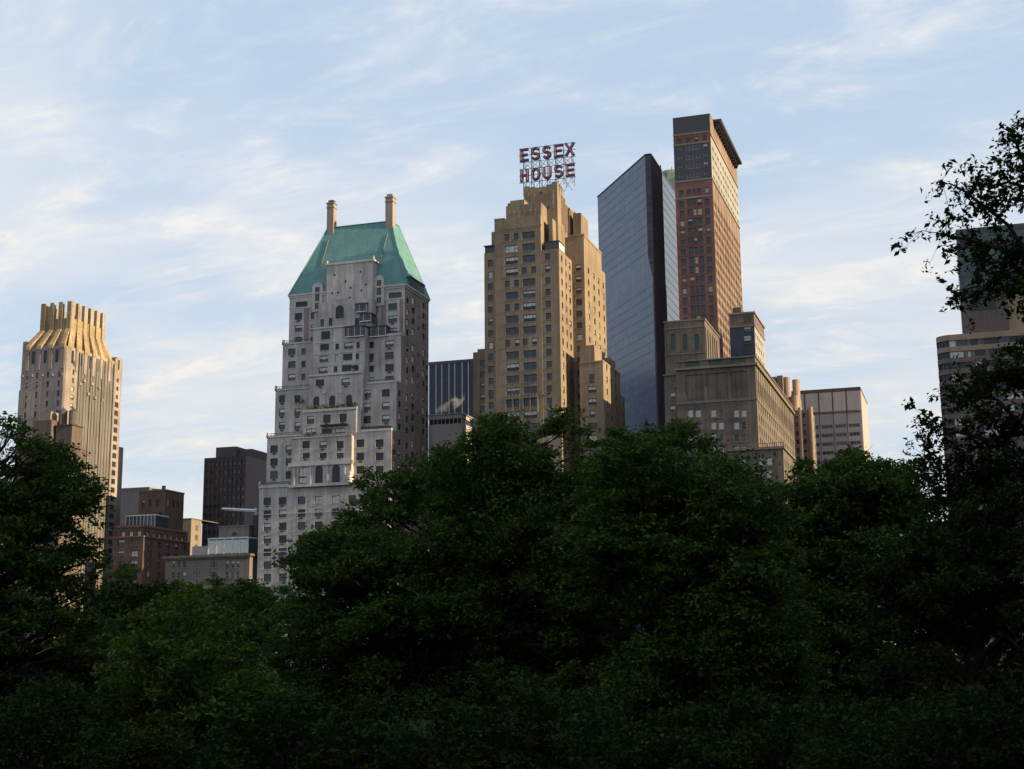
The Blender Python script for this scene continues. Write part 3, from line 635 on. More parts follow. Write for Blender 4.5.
# ------------------------------------------------------------------ 2 buff brick hotel tower and its rooftop sign
def essex():
    b = Building('hotel_tower', 'stepped buff brick hotel tower below the big red rooftop lettering', 'hotel tower', -128, 400, 'brick', ac=.12)
    wall = b.part('wall', 'buff_brick'); trim = b.part('parapet', 'buff_trim'); D = 400.0
    X1, X2, YR, YE = -114.56, -110.44, 415.05, 442.3
    zt_, zb_ = az(529, 247, D), az(529, 402.6, D); fs = (zt_-zb_)/13
    zrow = [zt_+fs-i*fs for i in range(34)]           # window-centre heights per storey, from the top one down
    zrow = [z for z in zrow if z > 4]
    xm0, xm1 = ax(495, 300, D), ax(540.8, 238, D); zm = az(500, 219.5, D)
    c1, c2 = ax(512, 300, D), ax(529.2, 300, D); nm = []; pr = random.Random(5)
    for i, z in enumerate(zrow):
        for c, lst in ((c1, (0, 4, 6, 9)), (c2, (3, 9))):
            if i in lst or (i > 13 and pr.random() < .3): nm += [(c-1.55, z-1.05, 1.6, 2.2, 'dh'), (c+1.55, z-1.05, 1.6, 2.2, 'dh')]
            else: nm.append((c, z-1.2, 4.2, 2.4, 'triple'))
    b.block(wall, xm0, xm1, D, D+12, 0, zm, nm, [(D+3.4, az(552, 249, D)+1.4, 1.8, 2.0, 'dh')])
    # left wing, with a glazed room on its roof
    xl = ax(483.8, 330, D); zl = az(489, 252, D); cl = ax(492.1, 320, D+.8)-.6
    b.block(wall, xl, xm0, D+.8, D+12, 0, zl, [(ax(490.6, 320, D+.8), z-1.0, 1.6, 2.1, 'dh') for z in zrow[1:]])
    gr = b.part('sun_room', ['frame_dark', 'glass_blue']); gr.box(xl+.2, xm0, D+1, D+9, zl, zl+2.0, 1); gr.box(xl, xm0, D+.32, D+9.2, zl+2, zl+2.35, 0)
    for i in range(4): x = xl+.3+i*(xm0-xl-.5)/3; gr.box(x-.07, x+.07, D+.9, D+1, zl, zl+2, 0)
    b.block(wall, ax(491.5, 235, D+2), xm0, D+2, D+12, zl, az(492, 232, D+2), []); 
    # right wing
    zrw = az(552, 249, D); nr = [(ax(548.7, 300, D+.8), z-1.0, 1.7, 2.1, 'dh') for z in zrow[1:]]
    wy = [atx(p, 300, X1)[0] for p in (562.4, 566.5, 570.3)]
    wl = [(y, z-1.0, w, 2.0, 'dh') for y, w in zip(wy, (1.6, 1.3, 1.9)) for z in zrow[1:]]
    b.block(wall, xm1, X1, D+.15, YR, 0, zrw, nr, wl)
    gr2 = b.part('sun_room', ['frame_dark', 'glass_grey', 'white_paint']); xa, xb = ax(545.5, 244, D+1), X1-.2; za = zrw; gr2.box(xa, xb, D+1, D+7, za, za+2.6, 1); gr2.box(xa-.1, xb+.1, D+.8, D+7.1, za+2.6, za+2.95, 0)
    for i in range(3): x = xa+(xb-xa)*i/2; gr2.box(x-.12, x+.12, D+.9, D+1, za, za+2.6, 0)
    gr2.box(xb, xb+.06, D+1.2, D+6.8, za+.4, za+2.4, 2)
    b.block(wall, ax(549.5, 225, D+4), ax(553, 225, D+4), D+3.5, D+9, zrw, az(551, 219, D+4), [])
    b.block(wall, xm1, ax(558.5, 235, D+8.5), D+8.5, D+15, zrw, az(553, 209, D+8.5), [])
    # upper tiers with vertical fluting
    xa, zA = ax(506, 210, D+1.2), az(512, 200, D+1.2); b.block(wall, xa, xm1-.1, D+1.2, D+12, zm, zA-1.9, [])
    wall.box(ax(510.2, 205, D+1.3), ax(524.2, 205, D+1.3), D+1.3, D+12, zA-1.9, zA-.2, 0, 'B'); wall.box(ax(507.5, 205, D+1.5), ax(510.2, 205, D+1.3), D+1.5, D+11, zA-1.9, zA-.9, 0, 'B')
    TY = D+7.5; xt0, xt1 = ax(523.8, 195, TY), ax(557.2, 190, TY); zT = az(540, 187.5, TY)
    b.block(wall, xt0, xt1, TY, D+15, zrw+3, zT, [])
    fl = b.part('fluting', 'buff_brick')                                  # ornamental brick ribs and stepped crest
    for i in range(5): x = xt0+1.2+(xt1-xt0-2.9)*i/4; fl.box(x, x+.5, TY-.22, TY, zA-4.0+abs(2-i), zT-2.4+abs(2-i)*.5); fl.box(x-.3, x+.8, TY-.3, TY-.22, zA-1.5, zA-.6)
    for i in range(6): x = xt0+(xt1-xt0)*i/6; hgt = (.9, .5, .1, .1, .7, 1.4)[i]; wall.box(x, x+(xt1-xt0)/6, TY, D+14, zT, zT+hgt, 0, 'B')
    for i in range(7): x = xa+1.0+(ax(541, 212, D)-xa-1.5)*i/6; fl.box(x-.2, x+.2, D+.95, D+1.2, zm-.4, zm+2.6); fl.box(x-.55, x+.55, D-.12, D-.001, zm-3.6, zm-2.9)
    for px, py, w in ((541.0, 193.6, .7), (547.5, 206.8, .9)):
        X, Z = at(px, py, TY); v_ = b.part('vent', 'glass_dark'); v_.box(X-w/2, X+w/2, TY-.1, TY+.01, Z-.6, Z+.6)
    # stepped shoulders behind, lit from the west
    for px0, px1, pyt, Y0, Y1 in ((556, 566.0, 196, 412, 416), (556, 569, 204, 415, 420), (560, 574, 209, 418, 427), (560, 579.5, 213, 423, 432)):
        xq = ax(px1-4.5, pyt, Y0); zq = az(px1-3, pyt, Y0); b.block(wall, ax(px0-14, pyt, Y0), xq, Y0, Y1, zrw-3, zq, [])
        trim.box(xq-.5, xq+.12, Y0-.1, Y1+.1, zq, zq+.5)
        for i in range(3): y = Y0+(Y1-Y0)*(i+.5)/3; fl.box(xq, xq+.22, y-.35, y+.35, zq-9, zq-.2)
    # rear wing: north face in shade, long west face
    zr = az(580, 236, YR); nr = [(ax(579, 300, YR), z-1.0, 2.0, 2.0, 'dh') for z in zrow[2:]]
    wys = [atx(p, 310, X2)[0] for p in (589.2, 594.6, 599.3, 604)]
    wr = [(y, z-.9, 1.7, 1.9, 'bright' if pr.random() < .25 else 'dh') for y in wys for z in zrow[2:]]
    b.block(wall, X1-6, X2, YR, 437.5, 0, zr, nr, [w for w in wr if w[0] < 437]); b.block(wall, X1-6, X2, 437.5, YE, 0, zr-5.5, [], [w for w in wr if w[0] > 438.4])
    trim.box(X2-.4, X2+.15, YR-.1, 437.6, zr, zr+.6); trim.box(X1-1, X2+.15, YR-.15, YR+.3, zr, zr+.6)
    b.block(wall, ax(573, 225, YR+3), ax(581, 225, YR+3), YR+3, YR+12, zr, az(577, 213, YR+3), [])
    # lower western block
    X3 = ax(603.3, 380, D+6.); YL = D+6.; zl3 = az(592, 345, YL)
    nl = []
    for i, z in enumerate(zrow):
        if z < zl3-2.5: nl.append((ax(592, 390, YL), z-1.0, 2.8 if i % 3 else 1.7, 2.1, 'dh' if i % 3 == 0 else 'pair'))
    ye3 = atx(624.5, 390, X3)[0]; wl3 = [(atx(p, 390, X3)[0], z-1.0, 1.6, 1.9, 'bright' if pr.random() < .2 else 'dh') for p in (607.3, 611.5, 616, 620.5, 623.2) for z in zrow if z < zl3-5]
    b.block(wall, X2+.4, X3-2.6, YL, 419, zl3-5.5, zl3, [(ax(592.5, 348, YL), zl3-2.6, 1.6, 1.8, 'dh')]); b.block(wall, X2+.2, X3, YL, 428, 0, zl3-5.5, nl, [w for w in wl3 if w[0] < 427]); b.block(wall, X2+.2, X3, 428, ye3, 0, zl3-12, [], [w for w in wl3 if w[0] > 428.8])
    b.block(wall, X2, X3-1.0, 419, 426, zl3-5.5, zl3-1.5, [])
    trim.box(X3-.4, X3+.12, YL-.1, 428.1, zl3-5.5, zl3-5.0); trim.box(X2+.2, X3, YL-.12, YL+.3, zl3-5.5, zl3-5.05)
    # east rear wing seen on the left
    Y = 425; b.block(wall, ax(473.2, 400, Y), ax(486, 400, Y), Y, 440, 0, az(473, 352.5, Y), [(ax(482.6, 380, Y), z-1.0, 1.5, 2.0, 'dh') for z in zrow[9:]])
    b.block(wall, ax(477.5, 352, Y+2), ax(486, 352, Y+2), Y+2, 438, az(473, 352.5, Y), az(480, 349.0, Y+2), [])
    # parapet copings
    trim.box(xm0-.1, xa, D-.12, D+.5, zm, zm+.35); trim.box(xm0-.1, xm0+.4, D+.5, D+12, zm, zm+.35)
    for i in (11, 12):                                                     # ornamental balconies low on the front
        z = zrow[i+1]-2.0
    bal = b.part('balcony', 'buff_trim')
    for c in (c1, c2):
        z = zrow[13]-2.1; bal.box(c-2.4, c+2.4, D-.5, D-.002, z-.25, z); 
        for k in range(5): bal.box(c-2.2+k*1.05, c-2.0+k*1.05, D-.45, D-.3, z, z+1.1)
        for k in (-2.3, 0, 2.3): bal.box(c+k-.2, c+k+.2, D-.35, D-.002, z-5.0, z-.25)
    b.done()
    # the rooftop sign
    Y = 409.5; r = empty('rooftop_sign', 'maroon steel rooftop lettering reading ESSEX HOUSE on an open lattice frame', 'sign', (-118, Y, zT))
    off = (-118, Y, zT); fm = MB(); Lx0, Lx1 = ax(519.5, 165, Y), ax(575, 160, Y)
    zE0, zE1 = az(519.5, 162.3, Y), az(519.5, 149.2, Y); zH0, zH1 = az(519.5, 182.6, Y), az(519.5, 169.8, Y)
    for z in (zE0-.15, zE1+.1, zH0-.15, zH1+.1, (zE0+zE1)/2, (zH0+zH1)/2): fm.bar((Lx0-.2, Y+.35, z), (Lx1+.2, Y+.35, z), .13)
    nb = 7; yb = Y+3.2; zbase = zT-1.5
    for i in range(nb):
        x = Lx0+1.2+(Lx1-Lx0-2.4)*i/(nb-1); zlo = zbase if x < xt1-.4 else zH0-2.2
        fm.bar((x, Y+.4, zbase if x < xt1-.4 else zH0-2.2), (x, Y+.4, zE1), .16); fm.bar((x, yb, zlo), (x, yb, zH1), .16); fm.bar((x, yb, zH1), (x, Y+.4, zE1-1), .12)
        zz_ = zbase if x < xt1-.4 else zH0-2.2
        while zz_ < zE0: 
            fm.bar((x, Y+.4, zz_), (x, yb, min(zH1, zz_+2)), .10); zz_ += 2.2
        if i < nb-1:
            xn = Lx0+1.2+(Lx1-Lx0-2.4)*(i+1)/(nb-1)
            for za, zb in ((zbase, zH0), (zH1, zE0)): fm.bar((x, Y+.4, za), (xn, Y+.4, zb), .10); fm.bar((xn, Y+.4, za), (x, Y+.4, zb), .10)
    link('lattice_frame', fm.mesh('lattice_frame', ['steel_dark'], off), r)
    def arc(cx, cz, rx, rz, a0, a1, n=8): return [(cx+rx*math.cos(math.radians(a0+(a1-a0)*i/n)), cz+rz*math.sin(math.radians(a0+(a1-a0)*i/n))) for i in range(n+1)]
    G = {'E': [[(.95, 0), (.08, 0), (.08, 1), (.95, 1)], [(.08, .5), (.8, .5)]], 'X': [[(.03, 0), (.97, 1)], [(.03, 1), (.97, 0)]], 'H': [[(.08, 0), (.08, 1)], [(.92, 0), (.92, 1)], [(.08, .5), (.92, .5)]],
         'O': [arc(.5, .5, .46, .5, 0, 360, 16)], 'U': [[(.08, 1), (.08, .35)]+arc(.5, .35, .42, .35, 180, 360, 8)+[(.92, .35), (.92, 1)]],
         'S': [arc(.5, .75, .42, .25, 35, 270, 8)+arc(.5, .25, .42, .25, 90, -145, 8)[1:]]}
    def word(txt, z0, z1, pitch):
        n = len(txt); lw = (Lx1-Lx0)/(n-1+.62)*.62 if pitch is None else pitch; st = (Lx1-Lx0-lw)/(n-1); h = z1-z0
        for i, ch in enumerate(txt):
            mb = MB(); x = Lx0+st*i; t = .84
            for path in G[ch]:
                for (ax_, az_), (bx_, bz_) in zip(path, path[1:]):
                    p = Vector((x+t/2+ax_*(lw-t), 0, z0+t/2+az_*(h-t))); q = Vector((x+t/2+bx_*(lw-t), 0, z0+t/2+bz_*(h-t))); d = (q-p); e = Vector((-d.z, 0, d.x)).normalized()*t/2; d = d.normalized()*t*(.42 if len(path) > 6 else .5)
                    p, q = p-d, q+d; jz = Y-.003*(len(mb.f) % 5)
                    A = [(p+e), (q+e), (q-e), (p-e)]; fr = [(v.x, jz-.3, v.z) for v in A]; bk = [(v.x, jz+.3, v.z) for v in A]
                    mb.poly(fr, 0); mb.poly(bk[::-1], 0)
                    for k in range(4): mb.quad(fr[k], bk[k], bk[(k+1) % 4], fr[(k+1) % 4], 0)
                    p2, q2 = p+d*.9, q-d*.9; mb.bar((p2.x, jz-.36, p2.z), (q2.x, jz-.36, q2.z), .13, 1)
            link('letter', mb.mesh('letter', ['sign_maroon', 'sign_pink'], off), r)
    word('ESSEX', zE0, zE1, 3.3); word('HOUSE', zH0, zH1, 3.3)
essex()

# ------------------------------------------------------------------ 3 fluted golden crown tower on the left
def barbizon():
    YN = 440.0; XW, XE, YS = ax(66, 350, YN), ax(21.6, 380, YN), 474.0
    b = Building('crown_tower', 'old tower with a fluted golden stone crown catching the low sun at far left', 'tower', -332, 457, 'gold')
    wall = b.part('wall', 'gold_stone'); zs = az(66, 345, YN); zc = az(66, 328, YN); zt = az(66, 302, YN)+1.6
    fs = 3.3; nn = []; ww = []
    cols = [ax(p, 380, YN) for p in (27, 37, 48, 59)]
    for c in cols:
        for i in range(28):
            z = az(50, 372, YN)-i*fs*1.15
            if z > 5: nn.append((c, z-2, 1.7 if i > 4 else 1.0, 2.2, 'dh'))
    for p, w in ((72, 1.9),):
        yy = atx(p, 400, XW)[0]
        for i in range(30):
            z = atx(p, 363 if p < 100 else 382, XW)[1]-i*fs
            if z > 5: ww.append((yy, z-1, w if i > 2 else 1.0, 1.9, 'dh'))
    b.block(wall, XE, XW, YN, YS, 0, zs, nn, ww)
    # shadow-toned fluted panels between the end piers on the west face
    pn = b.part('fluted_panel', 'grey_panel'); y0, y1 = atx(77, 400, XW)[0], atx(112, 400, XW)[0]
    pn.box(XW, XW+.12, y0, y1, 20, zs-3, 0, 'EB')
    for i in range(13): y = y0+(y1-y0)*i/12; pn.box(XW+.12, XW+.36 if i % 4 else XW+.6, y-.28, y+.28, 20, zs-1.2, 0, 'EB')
    # crown: each rib a solid profile: pier, slope, upright fin
    ins = 5.0; rib = b.part('rib', 'gold_terracotta'); core = b.part('crown_core', 'gold_terracotta')
    cx0, cx1, cy0, cy1 = XE+ins*.8, XW-ins*.45, YN+ins, YS-7.5
    core.box(cx0, cx1, cy0, cy1, zs-1, zt-6.5, 0, 'B')
    e = [(XE+.6, YN+.6), (XW-.6, YN+.6), (XW-.6, YS-.6), (XE+.6, YS-.6)]; q = [(cx0, cy0), (cx1, cy0), (cx1, cy1), (cx0, cy1)]
    for i in range(4): j = (i+1) % 4; core.quad((*e[i], zs-1.5), (*e[j], zs-1.5), (*q[j], zc+1), (*q[i], zc+1))
    ni = b.part('niche', 'glass_dark'); pier_ = b.part('pier', 'gold_stone')
    def ribs(vert, cnt, lo, hi, lo2, hi2, outer, inner, sgn):
        for i in range(cnt):
            a = lo+(hi-lo)*i/(cnt-1); c = lo2+(hi2-lo2)*i/(cnt-1); hw = .92
            prof = [(outer, a, zs-1.6), (outer+sgn*.5, a, zs-.9), (outer+sgn*.35, a, zs+.7), (inner+sgn*.55, c, zc+1.2), (inner+sgn*.55, c, zt+.0)]
            back = [(inner-sgn*.75, c, zt), (inner-sgn*.75, c, zs-1.6)]
            pq = pier_.new(); o_ = sorted((outer-sgn*.3, outer+sgn*.28))
            if vert: pq.box(o_[0], o_[1], a-.7, a+.7, zs-9, zs-1.2)
            else: pq.box(a-.7, a+.7, o_[0], o_[1], zs-9, zs-1.2)
            L_, R_ = [], []
            for o, p, z in prof+back:
                L_.append((o, p-hw, z) if vert else (p-hw, o, z)); R_.append((o, p+hw, z) if vert else (p+hw, o, z))
            n = len(L_)
            for k in range(n): rib.quad(L_[k], R_[k], R_[(k+1) % n], L_[(k+1) % n])
            for S in (L_, R_):
                rib.quad(S[0], S[1], S[2], S[6]); rib.quad(S[2], S[3], S[5], S[6]); rib.quad(S[3], S[4], S[5], S[5])
            if i < cnt-1:
                an = a+(hi-lo)/(cnt-1)/2; 
                if vert: ni.box(outer-.1, outer+.12, an-.55, an+.55, zs-6.3, zs-1.4)
                else: ni.box(an-.5, an+.5, outer-.12, outer+.1, zs-6.3, zs-1.4)
    ribs(True, 6, YN+1.5, YS-5.6, cy0+.6, cy1-.6, XW+.1, cx1, 1)
    ribs(False, 4, XE+2.2, XW-1.3, cx0+.8, cx1-.6, YN-.1, cy0, -1)
    ribs(True, 6, YN+1.5, YS-5.6, cy0+.6, cy1-.6, XE-.1, cx0, -1)
    crp = b.part('corner_pier', 'gold_stone'); crp.prism([(XW-1.6, YN+1.2), (XW-.4, YN-.25), (XW+.35, YN+.2), (XW+.3, YN+1.6)], 30, zs-.5)
    ed = b.part('end_pavilion', 'gold_stone'); ya, yb = atx(114.5, 370, XW)[0], atx(121.6, 370, XW)[0]
    ze = atx(119, 358, XW)[1]; ed.box(XW-8, XW+.3, ya, yb, 0, ze-.6, 0, 'B'); ed.box(XW-7, XW+.3, ya+.8, yb, ze-.6, ze, 0, 'B'); ni.box(XW+.25, XW+.42, (ya+yb)/2-.6, (ya+yb)/2+.3, ze-5, ze-1)
    for i in range(22):
        z = atx(118, 382, XW)[1]-i*3.45; h = 1.3 if i < 3 else 1.9; v = .7 if i < 3 else 1.3; yc = (ya+yb)/2-.4
        wq = b.part('window', ['glass_dark', 'frame_bronze']); wq.box(XW+.3, XW+.34, yc-v, yc+v, z, z+h, 0, 'E'); wq.box(XW+.34, XW+.40, yc-.07, yc+.07, z, z+h, 1, 'E'); wq.box(XW+.3, XW+.44, yc-v-.1, yc+v+.1, z-.2, z-.002, 1, 'E')
    # east shoulder and its niche
    ed.box(ax(24.3, 345, YN+2), XE+.5, YN+1.2, YS-3, 0, az(26, 342, YN+2), 0, 'B')
    ed.box(ax(20, 400, YN+1.5), XE+.3, YN+.6, YS-6, 0, az(20, 391, YN+1.5), 0, 'B')
    li = b.part('carved_boss', 'gold_stone')
    for p in (22.5, 32.5, 42.5, 52.5, 62.5): X, Z = at(p, 375.5-(p-42)*.05, YN); li.box(X-.45, X+.45, YN-.5, YN-.001, Z-.4, Z+.4)
    for p, y in ((79, 384), (87, 394), (94, 398), (101, 400), (83, 381), (91, 384), (98, 388)): Yv, Z = atx(p, y, XW); li.box(XW+.4, XW+.85, Yv-.6, Yv+.6, Z-.5, Z+.5)
    an = b.part('annex', 'pink_brick'); an.box(XW-10, XW-.5, yb+.3, yb+4.5, 0, atx(122, 447, XW)[1], 0, 'B')
    b.done()
barbizon()

def penthouse_block():
    Y = 388.0; XW = ax(88, 440, Y); b = Building('apartment_building', 'tan building with a rooftop water tank shed partly behind the left tree', 'building', ax(50, 440, Y), Y, 'tan')
    w = b.part('wall', 'dull_tan'); t = b.part('cornice', 'tan_trim'); x0 = ax(20, 440, Y); z = az(60, 446, Y); xr_ = ax(64, 440, Y)
    nn = [(ax(p, 470, Y), z-4-i*3.4, 1.5, 1.9, 'dh') for p in (28, 37, 46, 56) for i in range(18) if z-4-i*3.4 > 2]
    b.block(w, x0, xr_, Y, 400, 0, z, nn, [(392+k*3.5, z-4-i*3.4, 1.3, 1.9, 'dh') for k in range(2) for i in range(18) if z-4-i*3.4 > 2])
    b.block(w, ax(30, 425, Y), ax(48.5, 425, Y), Y+1.5, Y+9, z, az(34, 420, Y), [(ax(36.5, 430, Y+1.5), az(36, 433.5, Y), 1.4, 1.4, 'pair')])
    ph = b.part('penthouse', 'cream_render'); xa, xb = ax(47.5, 418, Y+4), ax(49, 418, Y+4); ph.box(xa-3, xb+.6, Y+4, Y+9, z, az(48, 411.5, Y+4), 0, 'B')
    zt = az(70, 425.5, Y+3.5); ph2 = b.part('tank_house', 'dull_tan'); x1 = ax(72, 430, Y+3); ph2.box(ax(56, 430, Y+3), x1, Y+3, Y+9, z, zt, 0, 'B'); ph2.box(ax(55, 430, Y+3), x1+.5, Y+2.6, Y+9.4, zt, zt+.3, 0)
    t.box(x0-.3, xr_+.3, Y-.35, 400.2, z, z+.5)
    b.done()
    for k, (p, lab) in enumerate(((62.8, 'left one of two dark wooden water tanks with conical lids beside the crowned tower'), (73.0, 'right one of two dark wooden water tanks with conical lids beside the crowned tower'))):
        yy = Y+6; X = ax(p, 420, yy); z0 = zt+.3; z1 = az(p, 411.5, yy)
        r = empty('water_tank', lab, 'water tank', (X, yy, z0), 'water tanks on the roof')
        m = MB(); m.lathe(0, 0, [(1.45, .5), (1.42, z1-z0)], 12); m.poly([(1.45*math.cos(-i*math.pi/6), 1.45*math.sin(-i*math.pi/6), .5) for i in range(12)])
        for q in range(5): m.lathe(0, 0, [(1.48, .8+q*.9), (1.48, .88+q*.9)], 12)
        link('tank', m.mesh('tank', ['tank_wood']), r)
        m = MB(); m.lathe(0, 0, [(1.6, z1-z0), (.12, z1-z0+1.3), (.12, z1-z0+1.6)], 12); link('lid', m.mesh('lid', ['dark_metal']), r)
        for a in range(4):
            m = MB(); c_, s_ = math.cos(a*math.pi/2+.7), math.sin(a*math.pi/2+.7); m.box(c_-.12, c_+.12, s_-.12, s_+.12, 0, .55); link('leg', m.mesh('leg', ['steel_dark']), r)
penthouse_block()

# ------------------------------------------------------------------ 4 glass wedge tower
def wedge():
    Y = 480.0; zt = 186.0; A = (-132.4, 520.5); B = (-103.65, 480.0); C = (-101.5, 480.0); XW = -101.5
    dx, dy = B[0]-A[0], B[1]-A[1]; ln = math.hypot(dx, dy); ux, uy = dx/ln, dy/ln; nx_, ny_ = uy, -ux
    if ny_ > 0: nx_, ny_ = -nx_, -ny_
    b = Building('glass_tower', 'dark blue glass skyscraper with a knife edge and a sloping skyline beside the brick tower', 'skyscraper', -105, 495, 'dark')
    g = b.part('blue_curtain_wall', 'curtain_blue'); dk = b.part('dark_curtain_wall', ['curtain_dark', 'black_band']); rb = b.part('mullion', 'slate_cladding')
    zn0, zn1 = az(653, 277, 476), az(647.6, 256, 480); A2 = (A[0]-ux*30, A[1]-uy*30)
    def wallq(p, q, z0, z1): g.quad((*p, z0), (*q, z0), (*q, z1), (*p, z1))
    wallq(A, B, zn1, zt)
    B2 = (B[0]+ux*3.7, B[1]+uy*3.7)
    g.quad((*A, 0), (*B2, 0), (*B2, zn0), (*A, zn0)); g.poly([(*A, zn0), (*B2, zn0), (*B, zn1), (*A, zn1)])
    Am = (A[0], A[1]+30)
    yd = atx(661.3, 171, XW)[0]
    dk.quad((*B, zn1), (*C, zn1), (*C, zt), (*B, zt), 0); dk.quad((*C, zn1), (XW, yd, zn1), (XW, yd, zt), (*C, zt), 0)
    C2 = (XW+.55, B2[1]); dk.quad((*B2, 0), (*C2, 0), (*C2, zn0), (*B2, zn0), 0); dk.quad((*C2, 0), (XW+.55, yd, 0), (XW+.55, yd, zn0), (*C2, zn0), 0)
    dk.quad((*B2, zn0), (*C2, zn0), (*C, zn1), (*B, zn1), 0); dk.quad((*C2, zn0), (XW+.55, yd, zn0), (XW, yd, zn1), (*C, zn1), 0)
    dk.poly([(*A, zt), (*B, zt), (*C, zt), (XW, yd, zt), (XW-.5, A[1]+1, zt)], 1); dk.quad((XW-.5, A[1]+1, 0), (*A, 0), (*A, zt), (XW-.5, A[1]+1, zt), 1); dk.quad((XW-.1, yd, 0), (XW-.5, A[1]+1, 0), (XW-.5, A[1]+1, zt), (XW-.1, yd, zt), 1)
    pl = b.part('pale_side_wall', 'light_cladding'); yp = atx(677.5, 250, XW+.3)[0]; zp = zt-.6
    pl.box(XW-14, XW+.3, yd+.1, yp, 0, zp, 0, 'B')
    pr = b.part('panel_joint', 'grey_concrete'); z = 8
    while z < zp: pr.box(XW+.3, XW+.37, yd+.12, yp-.02, z, z+.07, 0, 'E'); z += 3.4
    z = 40.
    while z < zt:
        o = .05; P = B2 if z < zn0 else B
        if not (zn0 < z < zn1): rb.quad((A[0]+nx_*o, A[1]+ny_*o, z), (P[0]+nx_*o, P[1]+ny_*o, z), (P[0]+nx_*o, P[1]+ny_*o, z+.15), (A[0]+nx_*o, A[1]+ny_*o, z+.15))
        z += 3.4
    pa = b.part('parapet', 'black_band')
    for p, q in ((A, B), (B, C), (C, (XW, yd))): pa.bar((*p, zt+.1), (*q, zt+.1), .5)
    an = b.part('mast', 'dark_metal'); an.bar((XW-.3, yd, zt), (XW-.3, yd, zt+2.2), .35)
    b.done()
wedge()
def dome_tower():
    b = Building('domed_tower', 'far tower with a small green dome between the glass wedge and the brick tower', 'skyscraper', -108, 560, 'dark')
    X, Z = at(670.5, 172, 560); w = b.part('wall', 'grey_concrete'); w.lathe(X, 560, [(11, 0), (11, Z-9), (9, Z-9)], 8, 0, math.pi/8)
    d = b.part('dome', 'dull_copper'); d.lathe(X, 560, [(9, Z-9), (8.6, Z-6), (7, Z-2.5), (4.4, Z-.4), (1.0, Z+.6)], 16)
    f = b.part('finial', 'dark_metal'); f.lathe(X+.6, 560, [(.4, Z), (.2, Z+1.5), (.1, Z+2.6)], 6); b.done()
dome_tower()

